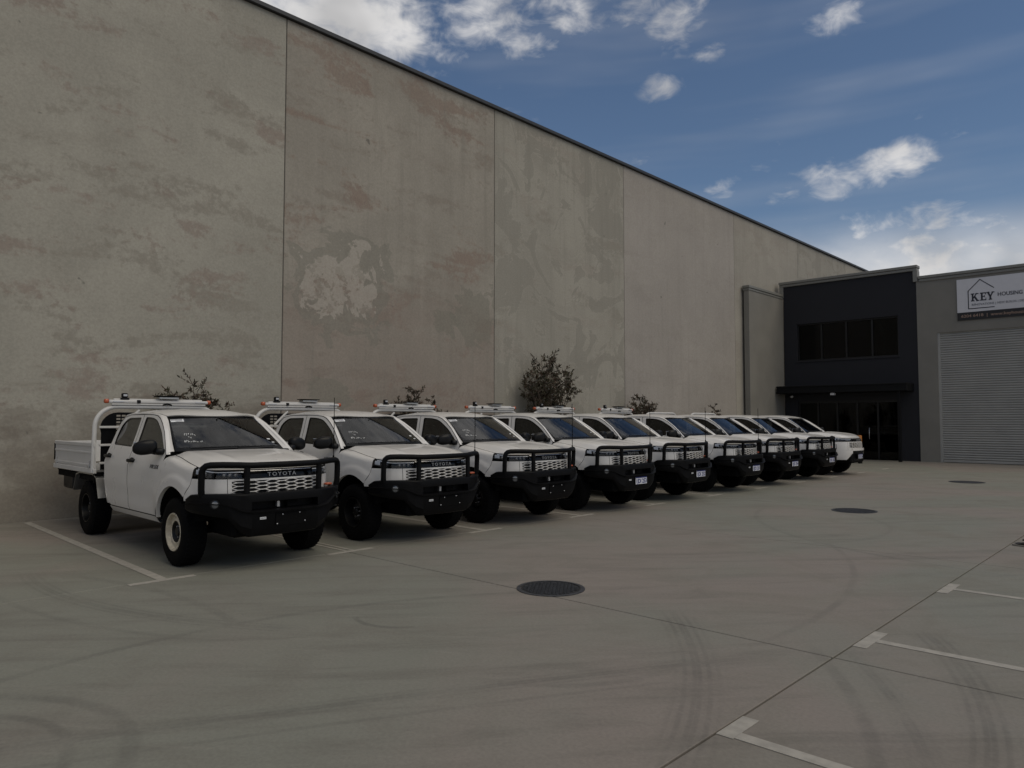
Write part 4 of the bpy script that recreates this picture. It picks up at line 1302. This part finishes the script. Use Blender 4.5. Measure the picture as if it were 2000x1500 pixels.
    # headlights
    for sg_ in (-1, 1):
        tA = t_of_s(.425); tB = tl + .0
        zt = lambda t: lerp(1.194, 1.152, sstep(0, .5, (t - tA) / (tB - tA)))
        zb = lambda t: lerp(1.098, 1.068, sstep(0, .45, (t - tA) / (tB - tA)))
        def lamp(off, shrink=0.0, k0=0.0, k1=1.0, f0=0.0, f1=1.0, ni=14, nj=4):
            def fpt(i, j):
                t = lerp(tA, tB, lerp(k0, k1, i / (ni - 1)))
                z = lerp(zb(t) + shrink, zt(t) - shrink, lerp(f0, f1, j / (nj - 1)))
                s, y = face(t, z, off)
                return (s, sg_ * y, z)
            return MB().grid(fpt, ni, nj)
        HL = lamp(-.045).build('headlight', 'gloss_black', U, ang=50)
        lamp(-.012, .0, .10, .97, .78, .92, 12, 2).build('daytime_strip', 'lamp_white', HL, ang=50)
        lamp(-.03, .0, .02, .17, .18, .72, 5, 3).build('side_reflector', 'lamp_white', HL, ang=50)
        rf_ = MB()
        for k0 in (.60, .70, .80):
            t = lerp(tA, tB, k0 + .04); s, y = face(t, 1.105, -.022)
            rf_.superell((s, sg_ * y, 1.103), (.02, .026, .022), .6)
        rf_.build('projector_lens', 'fog_glass', HL)
        t = lerp(tA, tB, .25); s, y = face(t, 1.12, -.03)
        MB().superell((s, sg_ * y, 1.115), (.025, .03, .03), .9).build('main_lens', 'fog_glass', HL)
        lamp(.001).build('lamp_cover', 'lamp_glass', HL, ang=60)
    # ---------------- underbody
    ch = MB()
    for y in (-.42, .42): ch.box((-2.1, y, .60), (5.6, .09, .13), .01)
    for s in (.45, -.7, -1.6, -2.6, -3.6, -4.6): ch.box((s, 0, .58), (.1, .84, .08), .01)
    ch.tube([(0, -.75, .40), (0, .75, .40)], .05, 10)
    ch.tube([(-WB, -.75, .40), (-WB, .75, .40)], .055, 10)
    ch.superell((-WB, .0, .40), (.16, .17, .16), .9)
    ch.box((.12, 0, .72), (1.0, .95, .45), .05)
    ch.box((.35, 0, .44), (.5, .8, .06), .02)
    ch.box((.52, 0, .52), (.72, 1.16, .26), .04)
    ch.box((-.62, 0, .56), (.10, 1.5, .30), .02)
    ch.tube([(-.2, .15, .45), (-WB, .05, .42)], .04, 8)
    ch.box((-2.0, .55, .50), (1.1, .34, .2), .04)
    ch.build('chassis', 'chassis', U)
    # ---------------- wheels
    prof = [(.215, -.105), (.235, -.128), (.30, -.138), (.355, -.134), (.385, -.118), (.402, -.098), (TR, -.06), (TR + .002, 0), (TR, .06), (.402, .098), (.385, .118), (.355, .134), (.30, .138), (.235, .128), (.215, .105)]
    ty = MB().lathe(prof, 56)
    for k in range(44):
        a = 2 * math.pi * k / 44
        for (yy, da) in ((-.085, 0), (.085, .5), (-.03, .25), (.03, .75)):
            aa = a + da * 2 * math.pi / 44
            edge = abs(yy) > .06
            rr = TR - .010 if edge else TR - .007
            M_ = Matrix.Rotation(-aa, 3, 'Y') @ Matrix.Rotation(0 if edge else .35 * (1 if yy > 0 else -1), 3, 'X')
            ty.box((rr * math.cos(aa), yy, rr * math.sin(aa)), (.022, .05 if edge else .062, .034), .004, M_)
    tyre_me = ty.mesh('tyre', 'rubber', 40, weld=False)
    lett = None
    rim = MB().lathe([(.216, .110), (.222, .118), (.218, .128), (.205, .126), (.200, .105), (.198, .04), (.185, .0), (.17, -.005)], 40)
    # disc with slots
    circ = lambda r, n, p=0: [(r * math.cos(2 * math.pi * k / n + p), r * math.sin(2 * math.pi * k / n + p)) for k in range(n)]
    slots = []
    for k in range(12):
        a = 2 * math.pi * k / 12
        slots.append([(math.cos(a) * .140 + q[0], math.sin(a) * .140 + q[1]) for q in circ(.017, 8)])
    zr = spline([0, .05, .075, .10, .13, .17, .19], [.02, .02, .03, .055, .045, .005, -.004])
    rim.sheet(circ(.176, 40), slots + [circ(.052, 20)], lambda p, q: (p, zr(math.hypot(p, q)), q), .03, (0, -.01, 0))
    rim_me = rim.mesh('wheel', 'black_rim', 40)
    rim2 = MB().lathe([(.222, .112), (.229, .121), (.225, .131), (.212, .128), (.203, .105), (.196, .085), (.170, .080), (.150, .098), (.138, .100), (.128, .092)], 44)
    rim2.lathe([(.128, .092), (.114, .06), (.09, .045), (.062, .05), (.0001, .05)], 44, mi=1)
    rim2_me = rim2.mesh('wheel', ['cream_rim', 'black_rim'], 40)
    hub = MB().lathe([(.105, -.02), (.105, .01), (.062, .012), (.058, .07), (.045, .085), (.0001, .086)], 24)
    hub_me = hub.mesh('hub', 'black_rim', 35)
    nuts = MB()
    for k in range(6):
        a = 2 * math.pi * k / 6
        nuts.lathe([(.013, .015), (.013, .060), (.008, .068), (.0001, .068)], 6, (math.cos(a) * .07, 0, math.sin(a) * .07))
    nut_me = nuts.mesh('wheel_nuts', 'silver', 30)
    drum_me = MB().lathe([(.19, -.10), (.19, -.02), (.10, -.015), (.0001, -.015)], 28).mesh('brake_drum', 'chassis', 35)
    for (s, y) in ((0, -.785), (0, .785), (-WB, -.775), (-WB, .775)):
        w = bpy.data.objects.new('wheel', rim_me); COL.objects.link(w); w.parent = U
        w.location = (s, y, TR + .002)
        w.rotation_euler = (0, R(17 + 40 * abs(s)), 0) if y > 0 else (0, R(12 + 31 * abs(s)), math.pi)
        for nm_, me_ in (('tyre', tyre_me), ('hub', hub_me), ('wheel_nuts', nut_me), ('brake_drum', drum_me)):
            c = bpy.data.objects.new(nm_, me_); COL.objects.link(c); c.parent = w
    U['cream'] = 0
    make_ute.cream = rim2_me
    # ---------------- tray
    t0_, t1_ = -3.0, -5.14
    tm_, tl_ = (t0_ + t1_) / 2, t0_ - t1_
    fl = MB().box((tm_, 0, .985), (tl_, 1.80, .03)).build('tray_floor', 'bare_alloy', U, ang=0)
    for sg_ in (-1, 1):
        y = sg_ * .925
        MB().box((tm_, y, .985), (tl_ + .02, .05, .075), .008).build('coaming_rail', 'white_alloy', U)
        G = MB()
        pz = [(1.028, .0), (1.05, .008), (1.075, .008), (1.085, 0), (1.18, -.005), (1.235, .002), (1.242, .008), (1.262, .008), (1.272, 0), (1.345, -.003), (1.352, .014), (1.396, .016), (1.406, .006), (1.406, -.02), (1.028, -.02)]
        sx = [t0_ - .02, t1_ + .005]
        G.grid(lambda i, j: (sx[i], y + sg_ * pz[j][1], pz[j][0]), 2, len(pz))
        for e in sx: G.add([(e, y + sg_ * p[1], p[0]) for p in pz], [tuple(range(len(pz)))])
        Gt = G.build('side_gate', 'white_alloy', U, ang=25)
        for sx_ in (t0_ - .22, t1_ + .14):
            l = MB()
            l.box((sx_, y + sg_ * .02, 1.04), (.05, .022, .03), .004); l.box((sx_ + .005, y + sg_ * .014, 1.09), (.018, .014, .09), .004)
            l.build('gate_latch', 'silver', Gt)
        MB().box((t0_ - .055, y + sg_ * .016, 1.19), (.022, .012, .28), .004).build('corner_lock', 'chassis', Gt)
        MB().tube([(t1_ - .02, y, 1.08), (t1_ - .028, y, 1.36)], .014, 8).build('tail_latch', 'chassis', Gt)
        # mudguard of bare sheet
        mp = [(-2.80, .60), (-2.93, .89), (-3.10, .928), (-3.72, .928), (-3.92, .89), (-4.04, .64)]
        mg = MB()
        mg.grid(lambda i, j: (mp[i][0], sg_ * (.60, .93)[j], mp[i][1]), len(mp), 2)
        mg.grid(lambda i, j: (mp[i][0], sg_ * .93, mp[i][1] + (0, .018)[j]), len(mp), 2)
        mg.build('mudguard', 'bare_alloy', U, ang=20)
        MB().box((tm_, sg_ * .84, .888), (tl_ - .03, .07, .125)).build('tray_bearer', 'chassis', U, ang=0)
        MB().box((t0_ - .03, sg_ * .885, .88), (.06, .09, .14), .006).build('corner_bracket', 'chassis', U)
    for k in range(6):
        MB().box((t0_ - .2 - k * .36, 0, .945), (.05, 1.82, .05)).build('cross_member', 'chassis', U, ang=0)
    MB().box((t1_ - .006, 0, 1.205), (.03, 1.84, .37), .006).build('tail_gate', 'white_alloy', U)
    MB().box((t1_ + .34, -.66, .725), (.56, .30, .23), .03).build('under_tray_box', 'black_plastic', U)
    MB().box((t1_ + .34, .66, .725), (.56, .30, .23), .03).build('under_tray_box', 'black_plastic', U)
    # ---------------- headboard
    def arcp(c, r, a0, a1, n): return [(c[0] + r * math.cos(lerp(a0, a1, k / n)), c[1] + r * math.sin(lerp(a0, a1, k / n))) for k in range(n + 1)]
    hp = [(-.935, .96), (-.93, 1.35)] + arcp((-.62, 1.645), .305, math.pi * .98, math.pi / 2, 10)
    hp = hp + [(-p[0], p[1]) for p in hp[::-1]]
    HX = -3.06
    hd = MB().tube([(HX, p[0], p[1]) for p in hp], .033, 12)
    HB = hd.build('headboard', 'white_alloy', U)
    for z in (1.10, 1.37, 1.64):
        w = .86 if z < 1.6 else .865
        MB().box((HX + .0, 0, z), (.03, w * 2, .034), .005).build('cross_rail', 'white_alloy', HB)
    for sg_ in (-1, 1):
        MB().tube([(HX, sg_ * .30, 1.90), (HX, sg_ * .55, 1.66)], .022, 8).build('brace', 'white_alloy', HB)
    slot = []
    for c_ in range(-9, 10):
        if abs(c_) in (3, 6): continue
        for r_ in range(13):
            y, z = c_ * .074, 1.20 + r_ * .050
            if abs(y) > .66: continue
            slot.append([(y - .028, z), (y + .028, z), (y + .028, z + .026), (y - .028, z + .026)])
    po = [(-.83, 1.0), (.83, 1.0), (.83, 1.55)] + arcp((.60, 1.62), .245, .0, math.pi / 2, 6) + arcp((-.60, 1.62), .245, math.pi / 2, math.pi, 6)[0:] + [(-.83, 1.55)]
    MB().sheet(po, slot, lambda y, z: (HX - .022, y, z), .4, (-.004, 0, 0), inner=False).build('mesh_panel', 'black_steel', HB, ang=0)
    # ---------------- beacon bar
    bz = 2.030
    bar_ = MB().box((HX, .0, bz), (.11, 1.50, .050), .014)
    bar_.box((HX + .03, .0, bz - .042), (.04, 1.42, .026), .008)
    bar_.box((HX - .02, .0, bz + .036), (.05, 1.34, .022), .006)
    LB = bar_.build('light_bar', 'white_alloy', U)
    for sg_ in (-1, 1):
        MB().superell((HX, sg_ * .775, bz + .005), (.042, .036, .036), .7).build('amber_beacon', 'amber', LB)
        MB().box((HX + .057, sg_ * .62, bz), (.008, .16, .02), .003).build('reflector_insert', 'silver', LB)
        MB().box((HX, sg_ * .45, bz - .05), (.05, .06, .07), .006).build('bar_bracket', 'bare_alloy', LB)
    cm = MB(); cm.box((HX, -.52, bz + .045), (.08, .12, .03), .006); cm.box((HX, -.52, bz + .095), (.07, .085, .075), .014)
    cm.build('work_lamp', 'black_plastic', LB)
    MB().box((HX + .037, -.52, bz + .098), (.006, .055, .03)).build('work_lamp_lens', 'silver', LB, ang=0)
    MB().box((HX + .045, -.33, bz + .002), (.05, .055, .05), .008).build('clamp', 'black_plastic', LB)
    pl_ = MB().box((HX, .12, bz + .065), (.16, .30, .04), .008); pl_.build('antenna_base', 'bare_alloy', LB)
    MB().box((HX, .12, bz + .095), (.20, .36, .014), .005).build('flat_antenna', 'chassis', LB)
    MB().tube([(HX + .04, .03, bz - .045), (HX + .06, .10, bz - .03), (HX + .04, .17, bz - .045)], .012, 6).build('cable', 'chassis', LB)
    # ---------------- steel bull bar
    stn = [(-.955, .46, .84, .70), (-.95, .58, .895, .68), (-.86, .78, .905, .655), (-.68, .94, .905, .62), (-.54, 1.00, .905, .45), (-.425, 1.02, .905, .395), (-.42, 1.02, .905, .392), (0, 1.03, .905, .388)]
    stn = stn + [(-a, b, c, d_) for a, b, c, d_ in stn[:-1][::-1]]
    PR = [(-.16, 1.0), (-.03, 1.0), (.0, .985), (.008, .95), (.004, .80), (None, .80), (None, .615), (.03, .605), (.055, .585), (.052, .560), (.016, .545), (.012, .20), (-.03, .04), (-.10, 0.0), (-.22, 0.0)]
    def bbp(i, j):
        y, s, zt_, zb_ = stn[i]
        o, f = PR[j]
        rec = abs(y) <= .4201
        if o is None: o = -.13 if rec else .004
        z = lerp(zb_, zt_, f)
        # outward direction in plan
        a = stn[max(0, i - 1)]; b = stn[min(len(stn) - 1, i + 1)]
        tx, ty_ = b[1] - a[1], b[0] - a[0]
        n = Vector((ty_, -tx)).normalized()
        if abs(y) > .9: n = Vector((.25, math.copysign(.97, y)))
        k = 1.0 if abs(y) < .6 else .55
        return (s + n.x * o * k, y + n.y * o * k, z)
    bm_ = MB(); bm_.grid(bbp, len(stn), len(PR))
    for i in (0, len(stn) - 1):
        bm_.add([bbp(i, j) for j in range(len(PR))], [tuple(range(len(PR)))])
    BB = bm_.build('bull_bar', 'black_steel', U, ang=28)
    # hoop
    L_ = [(.70, -.872, .88), (.715, -.884, .96), (.722, -.886, 1.10), (.726, -.884, 1.155), (.735, -.874, 1.196), (.752, -.850, 1.222), (.778, -.812, 1.232), (.84, -.70, 1.233), (.93, -.54, 1.228), (.972, -.465, 1.224), (.988, -.40, 1.222)]
    hpth = L_ + [(.995, 0, 1.220)] + [(a, -b, c) for a, b, c in L_[::-1]]
    MB().tube(hpth, .037, 14).build('hoop', 'black_steel', BB)
    for sg_ in (-1, 1):
        u_ = MB()
        u_.box((.972, sg_ * .465, 1.055), (.055, .062, .34), .012)
        u_.build('upright', 'black_steel', BB)
        # fog lamp set in the wing
        c = Vector((.860, sg_ * .785, .790)); n = Vector((.72, sg_ * .66, 0)).normalized()
        q = n.to_track_quat('Y', 'Z').to_matrix()
        fm = MB(); fm.lathe([(.055, -.02), (.055, .012), (.043, .014), (.041, .004)], 24)
        fm.v = [tuple(c + q @ Vector(p)) for p in fm.v]
        F = fm.build('fog_lamp', 'black_plastic', BB)
        fl_ = MB(); fl_.lathe([(.042, .004), (.026, .008), (.0001, .010)], 20)
        fl_.v = [tuple(c + q @ Vector(p)) for p in fl_.v]
        # stays at the third level as its own part of the bar
        o = fl_.build('fog_lens', 'fog_glass', BB)
        rr_ = MB(); c2 = Vector((.955, sg_ * .61, .785)); q2 = Vector((.85, sg_ * .45, 0)).normalized().to_track_quat('Y', 'Z').to_matrix()
        rr_.box((0, 0, 0), (.16, .012, .05), .01); rr_.v = [tuple(c2 + q2 @ Vector(p)) for p in rr_.v]
        rr_.build('recess_plate', 'chassis', BB)
        # tow point and side indicator
        MB().superell((.80, sg_ * .70, .935), (.035, .05, .016), .6).build('indicator', 'amber', BB) if sg_ > 0 else None
    MB().box((.955, -.07, .755), (.05, .035, .075), .006).build('fairlead', 'silver', BB).scale = (1, 1, 1)
    MB().box((.94, .12, .755), (.05, .14, .09), .006).build('slot_block', 'chassis', BB)
    for (y, z) in ((-.05, .635), (.17, .64), (-.12, .53), (.24, .535)):
        MB().superell((1.047, y, z), (.006, .009, .009), 1, None, 10, 6).build('bolt', 'silver', BB)
    MB().box((1.049, -.30, .612), (.004, .075, .026)).build('maker_sticker', 'paper', BB, ang=0)
    sp = MB()
    for k in range(6): sp.box((1.0515, -.327 + k * .011, .612), (.001, .007, .009))
    sp.build('sticker_print', 'ink', BB, ang=0)
    MB().box((1.047, .06, .585), (.004, .40, .15), .0).build('plate_holder', 'chassis', BB, ang=0)
    # whip antenna
    an = MB(); an.tube([(.765, .80, 1.20), (.765, .80, 1.29)], .012, 8); an.tube([(.765, .80, 1.29), (.767, .803, 1.66), (.76, .806, 2.04)], [.0065, .0055, .0045], 6)
    an.build('whip_antenna', 'chassis', BB)
    return U

def add_plate(U, txt):
    BB = [c for c in U.children if c.name.startswith('bull_bar')]
    par = BB[0] if BB else U
    s = 1.052 if BB else .975
    y0, z0 = (.06, .585) if BB else (.0, .60)
    MB().box((s, y0, z0), (.003, .372, .134)).build('number_plate', 'plate_white', par, ang=0)
    MB().box((s + .002, y0, z0 + .058), (.0012, .366, .022)).build('plate_band', 'plate_blue', par, ang=0)
    place_text(text_mesh(txt, .080, 'plate_blue', .0008, .003, width=.335), 'plate_lettering', (s + .0035, y0, z0 - .048), (0, 1, 0), (0, 0, 1), par)

proto = make_ute()
CX = -9.0
UTES = [  # centre y, x shift, turn, light bar, antenna, plate, extras, label
    (4.52, 0.00, -1.0, True, True, None, True, 'white dual-cab tray ute nearest the camera with cream steel front wheel'),
    (7.08, -0.03, -0.9, True, True, None, True, 'second white tray ute from the left, black wheels and marker writing on windscreen'),
    (9.52, -0.05, -0.6, True, True, None, True, 'third white tray ute from the left, with bull bar and no number plate'),
    (11.95, 0.02, -0.9, True, True, '1JDI 253', False, 'fourth white tray ute from the left, number plate ending 253'),
    (14.35, -0.04, -0.1, True, True, '1JDI 252', False, 'fifth white tray ute from the left, in front of the tall young tree'),
    (16.98, 0.00, -0.3, True, True, '1JDI 251', False, 'sixth white tray ute, last one with an amber beacon bar'),
    (19.38, -0.03, -0.7, False, False, '1JDI 254', False, 'seventh white tray ute, first with a bare white headboard hoop'),
    (21.95, 0.00, -0.2, False, False, '1JDI 255', False, 'eighth white tray ute, last in the row with a bull bar'),
    (24.45, 0.08, 0.0, False, False, '1JDI 256', False, 'farthest white ute with plain white bumper and no bull bar'),
]
BARP = ('light_bar',)
EXT = ('windscreen_label', 'label_print', 'marker_writing')
utes = []
for k, (cy, sx, rot, lb, ant, plate, ext, lab) in enumerate(UTES):
    skip = ()
    if not lb: skip += BARP
    if not ant: skip += ('whip_antenna',)
    if not ext: skip += EXT
    if k == 8: skip += ('bull_bar', 'headboard')
    if plate: skip += ('bolt',)
    u = copy_tree(proto, None, skip)
    u.location = (CX + sx, cy, 0); u.rotation_euler = (0, 0, R(rot))
    tag(u, lab, 'ute', 'white utes parked along the wall')
    if 'cream' in u: del u['cream']
    if k == 0:
        for c in u.children:
            if c.name.startswith('wheel') and c.location.x > -.1 and c.location.y < 0:
                c.data = make_ute.cream
                c['label'] = 'cream painted steel front wheel'
    utes.append((u, plate, k))
# the last ute keeps its factory bumper
u9 = utes[8][0]
t_start = lambda z: t_of_s(FL(max(z, .80)) + .004) if z > .84 else t_of_s(lerp(.44, .27, (z - .5) / .34))
fb = MB()
for sg_ in (-1, 1):
    def fpt(i, j):
        z = lerp(.50, .80, j / 6)
        t = lerp(t_start(z), t_of_y(.50), i / 11)
        s, y = face(t, z, .02)
        s += .03 * sstep(.2, .9, i / 11)
        zz_ = z if i < 8 else lerp(z, max(z, .70), (i - 7) / 4)
        return (s, sg_ * y, zz_)
    fb.grid(fpt, 12, 7)
fb.grid(lambda i, j: (face(t_of_y(abs(-.50 + i / 10)), .84, .05)[0], -.50 + i / 10, .78 + .04 * j), 11, 3)
fb.build('lower_bumper', 'white_paint', u9, ang=40)
MB().grid(lambda i, j: (face(t_of_y(abs(-.52 + 1.04 * i / 10)), .6, -.03)[0], -.52 + 1.04 * i / 10, .46 + .33 * j), 11, 2).build('lower_grille', 'black_plastic', u9)
MB().box((.945, 0, .60), (.03, .45, .17), .01).build('plate_holder', 'black_plastic', u9)
for sg_ in (-1, 1):
    vt_ = MB()
    def tri(t, z): s, y = face(t, z, .004); return (s, sg_ * y, z)
    vt_.add([tri(t_of_s(.52), .99), tri(t_of_s(.52), .83), tri(t_of_y(.70), .90)], [(0, 1, 2)])
    vt_.build('corner_vent', 'gloss_black', u9, ang=0)
for u, plate, k in utes:
    if plate: add_plate(u, plate)
def kill(o):
    for c in list(o.children): kill(c)
    bpy.data.objects.remove(o, do_unlink=True)
kill(proto)
